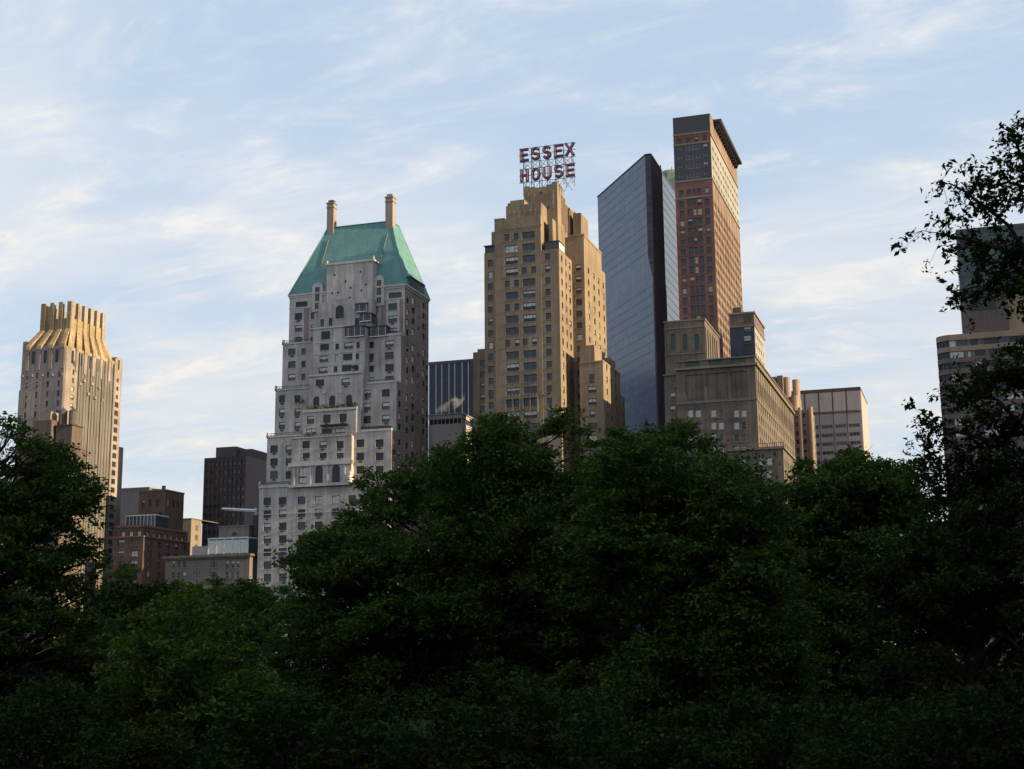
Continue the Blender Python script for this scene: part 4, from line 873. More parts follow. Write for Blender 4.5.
# ------------------------------------------------------------------ 5 slender brick tower with cornice
def carnegie():
    Y = 470.0; XW = -77.45; x0 = -90.9; YE = 531.
    b = Building('brick_tower', 'slender red brick skyscraper with a dark top and a projecting cornice', 'skyscraper', -84, 500, 'red')
    red = b.part('wall', ['red_brick', 'orange_brick']); top = b.part('dark_crown', 'black_band'); bd = b.part('band', 'tower_tan')
    zT = az(693, 115.5, Y); zb1 = az(693, 133.3, Y); zb2 = az(694, 143.3, Y); zb3 = az(695, 180, Y); zb4 = az(697, 197, Y); W = XW-x0
    sc = W/(713-673.5)
    cpx = [680.2, 693.6, 706.5]; xs_ = [x0+(p-673.6)*sc for p in (680.0, 688.4, 693.6, 698.8, 707.0)]
    fs = 3.55; low = []
    z = zb4-3.2
    while z > 4:
        low += [(xs_[0], z, 1.7, 2.1, 'dh'), (xs_[1], z, 1.7, 2.6, 'dh'), (xs_[2], z, 1.2, 2.6, 'dh'), (xs_[3], z, 1.7, 2.6, 'dh'), (xs_[4], z, 1.7, 2.1, 'dh')]; z -= fs
    ws = []; wy = [Y+2.2+i*2.95 for i in range(20)]; z = zb4-3.2
    while z > 60: ws += [(y, z, 1.6, 1.9, 'dh') for y in wy]; z -= fs
    b.panel(red, 'N', Y, x0, XW, 0, zb4, low); zW = atx(715, 175, XW)[1]
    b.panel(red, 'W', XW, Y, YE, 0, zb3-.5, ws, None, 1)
    red.box(x0, XW, Y, YE, 0, zT, 0, 'NWTB')
    mid = [(xs_[k], zb4+1.2+i*fs, w, 1.9, 'dh') for i in range(1 + 1) for k, w in ((0, 1.5), (1, 1.6), (2, 1.2), (3, 1.6), (4, 1.5))]
    b.panel(red, 'N', Y, x0, XW, zb4, zb3, [q for q in mid if q[1]+q[3] < zb3-.3])
    up = []; z = zb3+1.0; fu = (zb2-zb3)/4
    for i in range(4): up += [(xs_[0], z+i*fu, 1.5, 1.9, 'dh'), (xs_[2], z+i*fu, 5.0, 1.9, 'strip'), (xs_[4], z+i*fu, 1.5, 1.9, 'dh')]
    b.panel(top, 'N', Y, x0, XW, zb3, zb2, up, 'crown'); b.panel(red, 'N', Y, x0, XW, zb2, zb1, [(x0+W*k, zb2+.8, 1.3, 1.6, 'dh') for k in (.16, .39, .62, .85)]); b.panel(top, 'N', Y, x0, XW, zb1, zT, [])
    for z in (zb1, zb2, zb3, zb4): bd.box(x0-.1, XW+.12, Y-.18, Y-.001, z-.28, z+.28)
    for k in range(5): pz = x0+W*(k+.5)/5
    # pale upper west side and its floors
    pw = b.part('upper_side_wall', 'white_brick'); wz = []; z = zb3+.8; zu = zb1-1.2
    while z < zu-2.6: wz += [(Y+4+i*5.4, z, 3.4, 1.3, 'strip') for i in range(11)]; z += fs
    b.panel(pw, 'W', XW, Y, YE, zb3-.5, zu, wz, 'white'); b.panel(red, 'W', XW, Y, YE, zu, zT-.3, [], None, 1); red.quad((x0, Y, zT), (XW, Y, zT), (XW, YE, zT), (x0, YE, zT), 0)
    for z in (zu, zb3-.5): bd.box(XW, XW+.35, Y+.02, YE, z-.35, z+.35, 0)
    pil = b.part('pilaster', 'orange_brick')
    for i in range(11): y = Y+.4+i*5.9; pil.box(XW, XW+.12, y-.3, y+.45, 40, zb3-.9, 0, 'EB')
    co = b.part('cornice', 'black_band'); zc = zT-.6
    ce = atx(742, 160, XW+3.0)[0]; co.box(XW-.5, XW+3.0, Y+7, ce, zc, zc+.9); co.box(XW-.5, XW+1.7, Y+7.8, ce-1, zc-.8, zc)
    for i in range(14): y = Y+9+i*(ce-Y-11)/13; co.box(XW, XW+1.5, y-.3, y+.3, zc-2.0, zc-.8)
    b.done(); 
    # neighbour: dark block with pale side that stands against its foot
    Y = 455; b = Building('office_block', 'dark blue office block with a pale side standing at the foot of the brick tower', 'office block', -72, 460, 'dark')
    w = b.part('wall', 'curtain_navy'); sd = b.part('side_wall', 'white_brick'); cr = b.part('cornice', 'tower_tan')
    x0, x1 = ax(730, 340, Y), ax(755, 340, Y); z1 = az(755, 313, Y); YE = atx(764.5, 340, x1)[0]
    w2 = b.part('brick_face', 'mauve_brick')
    b.panel(w, 'N', Y, x0, x1, 0, z1-4.2, [(ax(747.5, y, Y), az(747.5, y, Y)-1, 2.6, 2.0, 'dh') for y in (329, 338, 347.5, 357, 367)], 'dark')
    b.panel(w2, 'N', Y, x0, x1, z1-4.2, z1, [(ax(747.5, 319, Y), az(747, 319, Y)-1, 2.4, 1.9, 'dh')], 'dark')
    b.panel(sd, 'W', x1, Y, YE, 0, z1-4.2, [(Y+2+k*4.2, z1-8-i*3.5, 2.4, 1.5, 'fixed') for k in range(5) for i in range(12)], 'white'); w.box(x0, x1, Y, YE, 0, z1, 0, 'NWB'); b.panel(w2, 'W', x1, Y, YE, z1-4.2, z1, [])
    cr.box(x0-.2, x1+.4, Y-.3, YE+.2, z1, z1+.6); cr.box(x1, x1+.3, Y, YE, z1-4.4, z1-3.9); cr.box(x0, x1, Y-.25, Y-.002, z1-4.4, z1-4.0)
    rt = b.part('roof_shed', 'tower_brown'); rt.box(ax(733, 312, Y+3), ax(741, 312, Y+3), Y+3, Y+10, z1+.6, z1+3.2); b.done()
carnegie()

# ------------------------------------------------------------------ 6 limestone club building
def club():
    D = 400.0; XW = -55.47; YE = 491.; b = Building('club_building', 'dark limestone club building with a colonnaded penthouse in front of the brick tower', 'building', -66, 400, 'lime')
    w = b.part('wall', 'limestone_dark'); t = b.part('cornice', 'limestone_trim'); x0 = ax(677, 400, D); zc = az(716, 366.5, D); zp = az(716, 359.5, D)
    nn = []
    for i in range(7):
        for p in (690.4, 698.3, 713.6, 721.2, 736.5, 743.9): X, Z = at(p, 413.4+12.2*i, D); nn.append((X, Z-1.2, 1.6, 2.3, 'bright' if rnd.random() < .6 else 'dh'))
    zs = az(716, 401.5, D); ze = az(755, 446, D)
    # tall arcaded recesses under the cornice
    rec = b.part('arcade', ['limestone_dark', 'tower_brown'])
    zr0, zr1 = az(716, 399.5, D), az(716, 373, D); spans = [(686, 703), (706, 727.5), (730.5, 747.5)]
    zz_ = [(ax(a, 386, D), ax(c, 386, D)) for a, c in spans]
    for lo, hi in [(x0, zz_[0][0]), (zz_[0][1], zz_[1][0]), (zz_[1][1], zz_[2][0]), (zz_[2][1], XW)]: w.quad((lo, D, zr0), (hi, D, zr0), (hi, D, zr1), (lo, D, zr1))
    for a, c in zz_:
        rec.box(a, c, D+.32, D+.325, zr0, zr1, 0); rec.box(a-.02, a, D, D+.32, zr0, zr1, 0); rec.box(c, c+.02, D, D+.32, zr0, zr1, 0); rec.box(a, c, D, D+.32, zr1, zr1+.02, 0)
        k = 3
        for i in range(k):
            xm = a+(c-a)*(i+.5)/k; hw = (c-a)/k*.36; rec.box(xm-hw, xm+hw, D+.25, D+.31, zr0+.5, zr1-2.2, 0)
            rec.poly([(xm+hw*math.cos(math.pi*q/8), D+.27, zr1-2.2+hw*math.sin(math.pi*q/8)) for q in range(9)], 0)
    b.panel(w, 'N', D, x0, XW, 0, zr0, nn); b.panel(w, 'N', D, x0, XW, zr1, zp, [(ax(p, 363, D), zc+.5, wd, 1.4, 'louvre') for p, wd in ((692.5, 4.2), (715.5, 4.2), (738, 4.4))], 'green')
    cols = [D+4+i*4.6 for i in range(19)]; wl = [(y, zs-2.4-i*3.45, 1.5, 2.0, 'dh') for y in cols for i in range(17) if zs-2.4-i*3.45 > 3]
    wl += [(y, zr0+1.6, 1.9, 4.2, 'archtall') for y in cols]
    b.panel(w, 'W', XW, D, YE, 0, zp, wl); w.box(x0, XW, D, YE, 0, zp, 0, 'NWB')
    t.box(x0-.5, XW+.7, D-.7, D, zc-.45, zc+.2); t.box(XW, XW+.7, D, YE, zc-.45, zc+.2); t.box(x0-.1, XW+.2, D-.2, D, zs-.2, zs+.2); t.box(XW, XW+.2, D, YE, zs-.2, zs+.2); t.box(x0-.3, XW+.3, D-.3, D+.3, zp, zp+.35); t.box(XW-.3, XW+.3, D+.3, YE, zp, zp+.35)
    pil = b.part('pilaster', 'limestone_trim')
    for i in range(20): y = D+1.7+i*4.6; pil.box(XW, XW+.16, y-.5, y+.5, zr0-.5, zc-.5, 0, 'E')
    # narrow set-back strip on the left
    xs0 = ax(664.6, 400, D+1.2); zst = az(668, 375, D+1.2); b.block(w, xs0, x0, D+1.2, 430, 0, zst, [(ax(672.8, y, D+1.2), az(672.8, y, D+1.2)-1, 1.5, 2.0, 'dh') for y in (383.5, 396, 409, 422, 435)])
    t.box(xs0-.3, x0, D+.8, D+1.2, zst-.3, zst+.2)
    # lower front block to the west
    Y = 396.; xa, xb = ax(729, 470, Y), -48.09; nl = []
    for i in range(4):
        for p in (735, 743, 761.6, 769.4): X, Z = at(p, 461.3+12.3*i, Y); nl.append((X, Z-1.2, 1.6, 2.3, 'bright'))
    zlo = az(756, 449, Y); b.block(w, xa, xb, Y, 421.8, 0, zlo, nl, [(Y+3+k*4.2, zlo-5-i*3.5, 1.5, 2.1, 'dh') for k in range(6) for i in range(14) if zlo-5-i*3.5 > 3]); t.box(xa-.4, xb+.5, Y-.5, Y, zlo-.3, zlo+.3); t.box(xb, xb+.5, Y, 422, zlo-.3, zlo+.3)
    ba = b.part('balustrade', 'limestone_trim'); rail(ba, xa, xb, Y+.3, zlo+.3, 1.3, .6)
    # penthouse
    Y = 414.5; x0, x1 = ax(664.5, 335, Y), ax(705, 335, Y); YP = atx(719.5, 345, x1)[0]; zt = az(690, 321, Y); ph = b.part('penthouse', 'limestone_dark').new()
    z0 = zp-12; b.block(ph, x0, x1, Y, YP, z0, zt, [(ax(p, 341, Y), az(p, 350.5, Y), 1.5, 5.2, 'arch') for p in (673, 685, 696.8)], [(Y+2.6+k*3.9, az(690, 350, Y), 1.5, 5.2, 'arch') for k in range(5)], 'green')
    t.box(x0-.2, x1+.25, Y-.25, YP+.2, zt, zt+.5); t.box(x0-.15, x1+.2, Y-.2, Y, zt-2.2, zt-1.8); t.box(x0-.15, x1+.2, Y-.25, Y, az(690, 353, Y)-.3, az(690, 353, Y))
    for k in range(6): y = Y+.7+k*3.9; pil.box(x1, x1+.4, y-.45, y+.45, zp-3, zt-2.3, 0, 'E')
    b.done()
club()

# ------------------------------------------------------------------ 7 far blocks right of the club
def far_right():
    Y = 530.; b = Building('residential_tower', 'tan residential tower with twin rounded tops behind the limestone club', 'tower', ax(790, 430, Y), Y, 'mauve')
    w = b.part('wall', 'tower_mauve'); p_ = b.part('pier', 'pier_tan'); f = lambda px, py: at(px, py, Y)
    xa, xb, xc = f(769, 400)[0], f(783.5, 400)[0], f(789.5, 400)[0]; z1 = f(780, 375.5)[1]
    w.box(xa, f(777, 400)[0], Y, Y+22, 0, z1-.3, 0, 'B'); w.box(f(777.8, 400)[0], xb, Y, Y+20, 0, z1, 0, 'B')
    for k in range(2): p_.lathe(xb+1.0+k*2.9, Y+4+k*6, [(1.45, 0), (1.45, z1-.2)], 12)
    x2 = f(797.5, 440)[0]; p_.lathe(f(794.5, 410)[0], Y+3, [(1.5, 0), (1.5, f(795, 394.5)[1])], 12); w.box(xb, x2, Y+5, Y+20, 0, f(790, 392)[1], 0, 'B')
    zl = f(803, 411)[1]; x3, x4 = f(790.5, 440)[0], f(812, 440)[0]
    ww = []
    for p in (793.5, 799, 805.5, 810.3): X = f(p, 440)[0]; ww += [(X, zl-3.2-i*3.3, 1.3, 1.8, 'dh') for i in range(24) if zl-3.2-i*3.3 > 3]
    b.block(w, x3, x4, Y-3, Y+14, 0, zl, ww, [(Y+1+k*5, zl-3.2-i*3.3, 1.5, 1.8, 'dh') for k in range(3) for i in range(20)])
    for p in (802.3, 812.8): X = f(p, 440)[0]; p_.lathe(X, Y-3, [(.85, 0), (.85, zl+.8)], 10)
    b.done()
    Y = 560.; XW = -36.6; b = Building('office_tower', 'wide grey office tower with a flat panelled top at the right of the skyline', 'office tower', -50, Y, 'grey')
    w = b.part('wall', 'grey_concrete'); x0 = ax(792, 400, Y); zt = az(830, 389.5, Y); zb = az(830, 412.5, Y); YE = 597.; nn = []; ed = [ax(p, 400, Y) for p in (795, 804.5, 818.5, 832.3, 846)]+[XW-.5]
    z = zb-6.5; fs = 3.5
    pn = b.part('top_panel', 'grey_concrete_light'); db = b.part('divider', 'tower_brown')
    while z > 4:
        for a, c in zip(ed, ed[1:]): nn.append(((a+c)/2, z, c-a-.9, 1.5, 'strip'))
        z -= fs
    b.block(w, x0, XW, Y, YE, 0, zt, nn, [(Y+4+k*6, zb-6.5-i*fs, 4.4, 1.5, 'strip') for k in range(6) for i in range(20)])
    for a, c in zip(ed, ed[1:]): pn.box(a+.4, c-.2, Y-.25, Y-.001, zb+.4, zt-1.2)
    db.box(x0-.1, XW+.2, Y-.3, Y-.001, zt-.9, zt+.3); db.box(XW, XW+.2, Y, YE, zt-.9, zt+.3); db.box(x0, XW, Y-.2, Y-.001, zb-.4, zb)
    for q in ed[1:-1]: db.box(q-.1, q+.2, Y-.2, Y-.002, 10, zt-.9)
    pn.box(XW, XW+.2, Y+.5, YE-.5, 60, zt-1.0); b.done()
far_right()

# ------------------------------------------------------------------ 8 between stone tower and hotel
def between():
    Y = 520.; b = Building('office_tower', 'dark blue office slab with thin white vertical stripes between the stone tower and the hotel', 'office tower', -195, Y, 'dark')
    w = b.part('curtain_wall', 'curtain_navy'); s = b.part('stripe', 'light_cladding'); t = b.part('parapet', 'black_band')
    x0, x1 = ax(429, 380, Y), ax(476, 380, Y); z1 = az(452, 361.2, Y); w.box(x0, x1, Y, Y+30, 0, z1, 0, 'B'); t.box(x0-.1, x1+.1, Y-.25, Y+30.1, z1-1.0, z1+.3)
    for p in (436.2, 442.0, 449.2, 455.0, 462.4, 468.6): X = ax(p, 385, Y); s.box(X-.14, X+.14, Y-.25, Y-.001, 0, z1-1.0)
    z = z1-4
    r = b.part('floor_line', 'black_band')
    while z > 40: r.box(x0, x1, Y-.08, Y-.002, z, z+.3); z -= 3.6
    b.done()
    Y = 440.; XW = -161.35; b = Building('office_block', 'plain pale grey block with one dark window band below the striped slab', 'office block', -168, Y, 'grey')
    w = b.part('wall', 'grey_concrete_light'); x0 = -173.6; z1 = az(445, 415, Y); zb0, zb1 = az(445, 424, Y), az(445, 419, Y)
    w.box(x0, XW, Y, 450, 0, zb0, 0, 'BT'); w.box(x0, XW, Y, 450, zb1, z1, 0); ins = b.part('window_band', ['glass_dark', 'frame_pale']); ins.box(x0+.3, XW-.3, Y+.4, 449.6, zb0, zb1, 0)
    for i in range(9): x = x0+.3+(XW-x0-.6)*i/8; ins.box(x-.1, x+.1, Y+.2, Y+.4, zb0, zb1, 1)
    c = b.part('coping', 'light_cladding'); c.box(x0-.3, XW+.4, Y-.4, 450.3, z1, z1+.35); lo = b.part('lower_glazing', ['glass_grey', 'white_paint'])
    za, zb = az(445, 466, Y), az(445, 456, Y); lo.box(ax(433, 460, Y), ax(446, 460, Y), Y-.05, Y-.002, za, zb, 0)
    for p in (433, 439.5, 446): X = ax(p, 460, Y); lo.box(X-.12, X+.12, Y-.12, Y-.05, za, zb, 1)
    b.done()
    m, n, l, p = new_mat('steam'); n.remove(p); v = n.new('ShaderNodeVolumePrincipled'); v.inputs['Color'].default_value = (.9, .88, .86, 1); v.inputs['Anisotropy'].default_value = .2
    tcn = n.new('ShaderNodeTexCoord'); ns = n.new('ShaderNodeTexNoise'); ns.inputs['Scale'].default_value = .30; ns.inputs['Detail'].default_value = 4; l.new(tcn.outputs['Object'], ns.inputs['Vector'])
    rp = n.new('ShaderNodeMapRange'); l.new(ns.outputs['Fac'], rp.inputs[0]); rp.inputs[1].default_value = .45; rp.inputs[2].default_value = .75; rp.inputs[3].default_value = 0; rp.inputs[4].default_value = .30
    l.new(rp.outputs[0], v.inputs['Density']); l.new(v.outputs[0], n['Material Output'].inputs['Volume'])
    mb = MB(); rr = random.Random(2); Yc = 446.; pts = [(436, 412, .8), (440, 409, 1.3), (446, 407.5, 1.6), (452, 405, 1.9), (457, 401, 2.0), (461, 397, 1.6), (463, 393, .9)]
    P = [(ax(a, c, Yc), Yc, az(a, c, Yc)) for a, c, _ in pts]; mb.tube(P, [q[2] for q in pts], 10); mb.poly(list(mb.v[9::-1]))
    o = link('steam', mb.mesh('steam', ['steam'])); tag(o, 'thin white steam drifting up from the pale grey roof', 'steam', kind='stuff')
between()

# ------------------------------------------------------------------ 9 lower buildings on the left
def low_left():
    Y = 560.; b = Building('dark_tower', 'dark brown office tower with a stepped top left of the stone tower', 'office tower', -290, 505, 'dark'); Y = 500.; XW = -277.1
    w = b.part('wall', ['dark_cladding', 'dark_cladding_brown']); x0 = ax(203.3, 490, Y); z1 = az(225, 457, Y); YE = 522.
    nn = [(x0+1.6+i*2.05, z1-3.6-k*3.5, 1.5, 1.7, 'bare') for i in range(9) for k in range(26) if z1-3.6-k*3.5 > 3]
    b.panel(w, 'N', Y, x0, XW, 0, z1, nn); b.panel(w, 'W', XW, Y, YE, 0, z1, [], None, 1); w.box(x0, XW, Y, YE, 0, z1, 0, 'NWB')
    m_ = b.part('roof_plant', 'tower_brown'); m_.box(ax(216, 450, Y+3), ax(236, 450, Y+3), Y+3, Y+14, z1, az(225, 447, Y+3)); m_.box(ax(234, 450, Y+5), ax(252, 450, Y+5), Y+5, Y+18, z1, az(240, 449.5, Y+5)); pr = b.part('pier', 'dark_cladding_brown')
    for i in range(10): X = x0+.57+i*2.05; pr.box(X-.16, X+.16, Y-.2, Y-.001, 0, z1)
    b.done()
    Y = 470.; b = Building('slate_block', 'plain slate blue block behind the brown brick building', 'building', ax(135, 500, Y), Y, 'dark'); w = b.part('wall', 'slate_cladding'); x0, x1 = ax(121, 500, Y), ax(149, 500, Y); w.box(x0, x1, Y, Y+14, 0, az(135, 488.3, Y), 0, 'B'); j = b.part('coping', 'grey_concrete'); j.box(x0-.1, x1+.1, Y-.15, Y+14, az(135, 488.3, Y), az(135, 488.3, Y)+.3); b.done()
    Y = 457.; b = Building('cream_block', 'narrow sunlit cream building glimpsed beside the dark tower', 'building', ax(190, 530, Y), Y, 'tan'); w = b.part('wall', 'cream_render'); x0, x1 = ax(178, 530, Y), ax(191, 530, Y); z1 = az(190, 519, Y)
    b.block(w, x0, x1, Y, atx(201.5, 525, x1)[0], 0, z1, [], [(Y+4+k*6, z1-4-i*3.6, 1.8, 2, 'dh') for k in range(4) for i in range(10)]); t = b.part('coping', 'tan_trim'); t.box(x0, x1+.2, Y-.2, Y+20, z1, z1+.3); b.done()
    # brown brick stepped building
    D = 400.; b = Building('brick_building', 'stepped reddish brown brick building with rooftop greenhouse below the crowned tower', 'building', -265, D, 'brown')
    w = b.part('wall', 'brown_brick'); t = b.part('cornice', 'brown_trim'); x0, xc = ax(112.8, 550, D), ax(143, 550, D); z1 = az(125, 537.5, D)
    nn = [(ax(p, 550, D), az(p, y, D)-1.1, 2.6, 2.0, 'pair') for p in (121, 134.5) for y in (542.6, 553.5, 563.5, 573.5, 583)]
    YE = atx(189.5, 545, xc)[0]; b.block(w, x0, xc, D, YE, 0, z1, nn, [(D+4+k*5.5, az(130, y, D)-1.1, 1.9, 2.0, 'dh') for k in range(9) for y in (542.6, 553.5, 563.5, 573.5)])
    t.box(x0-.2, xc+.3, D-.3, D, z1-.1, z1+.4); t.box(xc, xc+.3, D, YE, z1-.1, z1+.4)
    Y = 404.; x2, x3 = ax(117, 532, Y), ax(143.5, 530, Y); z2 = az(130, 527.5, Y); YE2 = atx(188, 530, x3)[0]; b.block(w, x2, x3, Y, YE2, z1, z2, [(ax(p, 532, Y), z1+.7, 1.5, 1.7, 'bright') for p in (123, 131, 139)], [(Y+3+k*3.6, z1+.7, 1.6, 1.5, 'bright') for k in range(12)]); t.box(x2-.2, x3+.25, Y-.25, YE2, z2, z2+.7)
    Y = 412.; g = b.part('greenhouse', ['white_paint', 'glass_blue']); xa, xb = ax(126, 520, Y), ax(155, 520, Y); z3 = az(140, 515, Y); g.box(xa, xb, Y, Y+8, z2+.7, z3-.3, 1); g.box(xa-.2, xb+.2, Y-.2, Y+8.2, z3-.3, z3, 0)
    for i in range(9): x = xa+(xb-xa)*i/8; g.box(x-.07, x+.07, Y-.08, Y, z2+.7, z3-.3, 0)
    Y = 425.; xa, xb = ax(139, 500, Y), -266.8; z4 = az(150, 491.5, Y); YE = 437.; zr = az(150, 503, Y)
    b.block(w, xa, xb, Y, YE, z2, z4, [(ax(p, 503, Y), zr-1.1, 1.2, 2.2, 'dh') for p in (143.3, 150.3, 157.7)]+[(ax(p, 516, Y), zr-5.6, 1.2, 2.0, 'dh') for p in (160.5,)], [(Y+2.0+k*3.1, zr-1.1, 1.2, 2.2, 'bright' if k == 0 else 'dh') for k in range(4)])
    t.box(xa-.15, xb+.2, Y-.2, YE+.2, z4, z4+.5); v = b.part('vent_pipe', 'dark_metal'); v.box(ax(163, 488, Y+4)-.5, ax(163, 488, Y+4)+.5, Y+4, Y+5, z4+.5, z4+2.4); v.box(ax(155, 489, Y+3)-1.3, ax(155, 489, Y+3)+1.3, Y+3, Y+5, z4+.5, z4+1.2)
    b.done()
    # tan low building on the avenue front
    D = 398.; b = Building('stone_building', 'low tan stone building with a heavy cornice and white rooftop glasshouse', 'building', -236, D, 'tan')
    w = b.part('wall', 'tan_stone'); t = b.part('cornice', 'tan_trim'); x0, xw = ax(165.3, 570, D), ax(249.3, 570, D); z1 = az(207, 556.5, D); nn = []
    for y in (564.6, 575.5, 587):
        for p in (173.2, 178.8, 184.3, 226.9, 232.6, 237.8): nn.append((ax(p, 570, D), az(p, y, D)-1.05, 1.2, 2.2, 'dh'))
        for p in (196.7, 213.3): nn.append((ax(p, 570, D), az(p, y, D)-1.05, 2.5, 2.2, 'triple'))
    YE = atx(257, 560, xw)[0]; b.block(w, x0, xw, D, YE, 0, z1, nn, []); t.box(x0-.7, xw+.7, D-.8, D, z1-.3, z1+.5); t.box(x0-.4, xw+.4, D-.4, D, z1-.9, z1-.3); t.box(xw, xw+.7, D, YE, z1-.3, z1+.5)
    for i in range(40): x = x0+(xw-x0)*i/39; t.box(x-.15, x+.15, D-.65, D-.4, z1-.6, z1-.3, 0, 'T')
    Y = 400.5; g = b.part('glasshouse', ['white_paint', 'glass_grey', 'blind_white']); xa, xb = ax(208.5, 545, Y), ax(248, 545, Y); z2 = az(228, 537.5, Y); g.box(xa, xb, Y, Y+6, z1+.2, z2-.35, 1); g.box(xa-.2, xb+.2, Y-.2, Y+6.2, z2-.35, z2, 0)
    for i in range(6): x = xa+(xb-xa)*i/5; g.box(x-.16, x+.16, Y-.1, Y-.002, z1+.2, z2-.35, 0)
    for i in range(5): x = xa+(xb-xa)*i/5; g.box(x+.25, x+(xb-xa)/5-.25, Y-.04, Y-.002, z1+1.0, z2-.8, 2)
    r = b.part('roof_block', 'grey_concrete'); r.box(ax(190.5, 550, Y), ax(207.5, 550, Y), Y+1, Y+8, z1+.2, az(199, 546, Y), 0)
    Y = 408.; pd = b.part('pediment_wall', ['tan_stone', 'glass_dark']); xa, xb = ax(219, 530, Y), ax(249, 530, Y); z3 = az(235, 526.5, Y); pd.box(xa, xb, Y, Y+6, z1, z3, 0); pd.box(xa-.3, xb+.3, Y-.3, Y+6.2, z3, z3+.35, 0); xm = ax(234.5, 530, Y)
    pd.poly([(xm+1.0*math.cos(math.pi*q/8), Y-.03, z3-3+1.3*math.sin(math.pi*q/8)) for q in range(9)], 1)
    dk = b.part('stair_tower', 'dark_cladding'); dk.box(xb+.1, ax(257, 530, Y+2), Y+2, Y+9, z1, az(250, 515, Y+2), 0); b.done()
    # white roof crane
    Y = 412.; r = empty('roof_crane', 'white rooftop crane arm reaching left in front of the dark tower', 'crane', (ax(256, 528, Y), Y, az(256, 528, Y))); off = tuple(r.location); m = MB(); X = ax(256, 510, Y)
    m.bar((X, Y, az(256, 532, Y)), (X, Y, az(256, 508, Y)), .55); link('mast', m.mesh('mast', ['white_paint'], off), r); m = MB(); m.bar((X+.2, Y-.5, az(256, 510.5, Y)), (ax(222.5, 508, Y), Y-.5, az(222.5, 508.8, Y)), .55); m.bar((X, Y-.5, az(256, 511.8, Y)), (ax(225, 510, Y), Y-.5, az(225, 510, Y)), .18); link('arm', m.mesh('arm', ['white_paint'], off), r); m = MB(); m.bar((ax(222.4, 508, Y), Y-.5, az(222.4, 506.5, Y)), (ax(222.4, 508, Y), Y-.5, az(222.4, 511, Y)), .45); link('pulley_head', m.mesh('pulley_head', ['dark_metal'], off), r)
low_left()

# ------------------------------------------------------------------ 10 curved banded tower on the right
def curved():
    Y = 340.; b = Building('curved_tower', 'rounded corner apartment tower with ribbon windows behind the right-hand tree', 'apartment tower', 10, 355, 'strip')
    w = b.part('wall', 'mauve_brick'); lt = b.part('spandrel_band', 'tower_tan'); xl = ax(936, 340, Y); xr = 26.; R = 3.0; zt = az(960, 334, Y)
    zs0 = az(960, 339.8, Y); fs = 10.95*.247; YE = 380.
    def ring(mb, z0, z1, o, mm=0):
        pts = [(xl+R+(R+o)*math.cos(math.radians(a)), Y+R+(R+o)*math.sin(math.radians(a))) for a in range(180, 271, 10)]
        pts = [(xl-o, YE)]+pts+[(xr+o, Y-o), (xr+o, YE)]
        mb.prism(pts, z0, z1, mm)
    gl = b.part('ribbon_window', ['glass_dark', 'glass_blue', 'blind_white', 'frame_dark']); z = zs0; rr = random.Random(4); ring(lt, zs0, zt, 0.02)
    ring(w, 0, 2, 0); 
    k = 0
    while z-fs > 2:
        ring(gl, z-fs*.56, z, -.35, 0); ring(w if k else lt, z-fs, z-fs*.56, 0.0)
        x = xl+R
        while x < xr-2:
            wd = rr.choice((1.6, 2.4, 3.2)); t = rr.random()
            if t < .5: gl.box(x, x+wd-.15, Y+.28, Y+.345, z-fs*.54, z-.05, 1 if t < .3 else 2, 'S')
            gl.box(x+wd-.12, x+wd, Y+.2, Y+.345, z-fs*.56, z, 3, 'S')
            if rr.random() < .35: w.box(x+wd, x+wd+.8, Y+.05, Y+.33, z-fs*.56, z, 0, 'S')
            x += wd+(.8 if t > .7 else 0)
        for a in (195, 215, 235, 255): c_, s_ = math.cos(math.radians(a)), math.sin(math.radians(a)); gl.bar((xl+R+(R-.3)*c_, Y+R+(R-.3)*s_, z-fs*.56), (xl+R+(R-.3)*c_, Y+R+(R-.3)*s_, z), .14, 3)
        z -= fs; k += 1
    ring(w, 2, z, 0)
    b.done()
    Y = 352.; b = Building('setback_tower', 'taller brown tower with a teal glass top rising behind the rounded apartment tower', 'tower', 14, Y, 'dark')
    w = b.part('wall', 'tower_brown'); x0 = ax(961.5, 310, Y); xw = ax(1008, 310, Y); zt = az(962, 229, Y); zm = az(962, 290, Y); t = b.part('glass_top', 'curtain_teal'); g = b.part('west_wing', 'cream_render')
    b.block(w, x0, xw, Y, 385, 0, zm, [((x0+xw)/2, az(980, 311, Y), 5.6, 3.6, 'strip')], []); t.box(x0, xw+6, Y, 385, zm, zt, 0, 'B'); r = b.part('band', 'black_band'); z = zm
    while z < zt+1: r.box(x0-.1, xw+6.1, Y-.12, Y-.001, z-.5, z+.35); z += 3.7
    g.box(xw, xw+6, Y+1.5, 385, 0, zm, 0, 'B'); b.done()
curved()

# apartment blocks along the park's west side, beyond the right edge of the view: they shade the park at this hour
for k, (y0, y1, h, mt, pal, lab) in enumerate(((-150, 10, 122, 'tan_stone', 'tan', 'long tan stone apartment block on the west side of the park'), (14, 150, 126, 'buff_brick', 'brick', 'long buff brick apartment block on the west side of the park'), (154, 328, 122, 'mauve_brick', 'brown', 'long mauve brick apartment block on the west side of the park'))):
    b = Building('park_side_apartments', lab, 'apartment building', 165, (y0+y1)/2, pal); w = b.part('wall', mt); t = b.part('cornice', 'tan_trim')
    w.box(150, 185, y0, y1, 0, h, 0, 'B'); t.box(149.4, 185.6, y0-.5, y1+.5, h, h+1.0); wi = b.part('window', ['glass_dark'])
    for y in np.arange(y0+3, y1-3, 5.):
        for z in np.arange(3, h-4, 3.6): wi.box(149.9, 150.05, y, y+1.8, z, z+2.1)
    b.done()
    for o in b.root.children:
        if o.name.startswith('window'): o['kind'] = 'stuff'

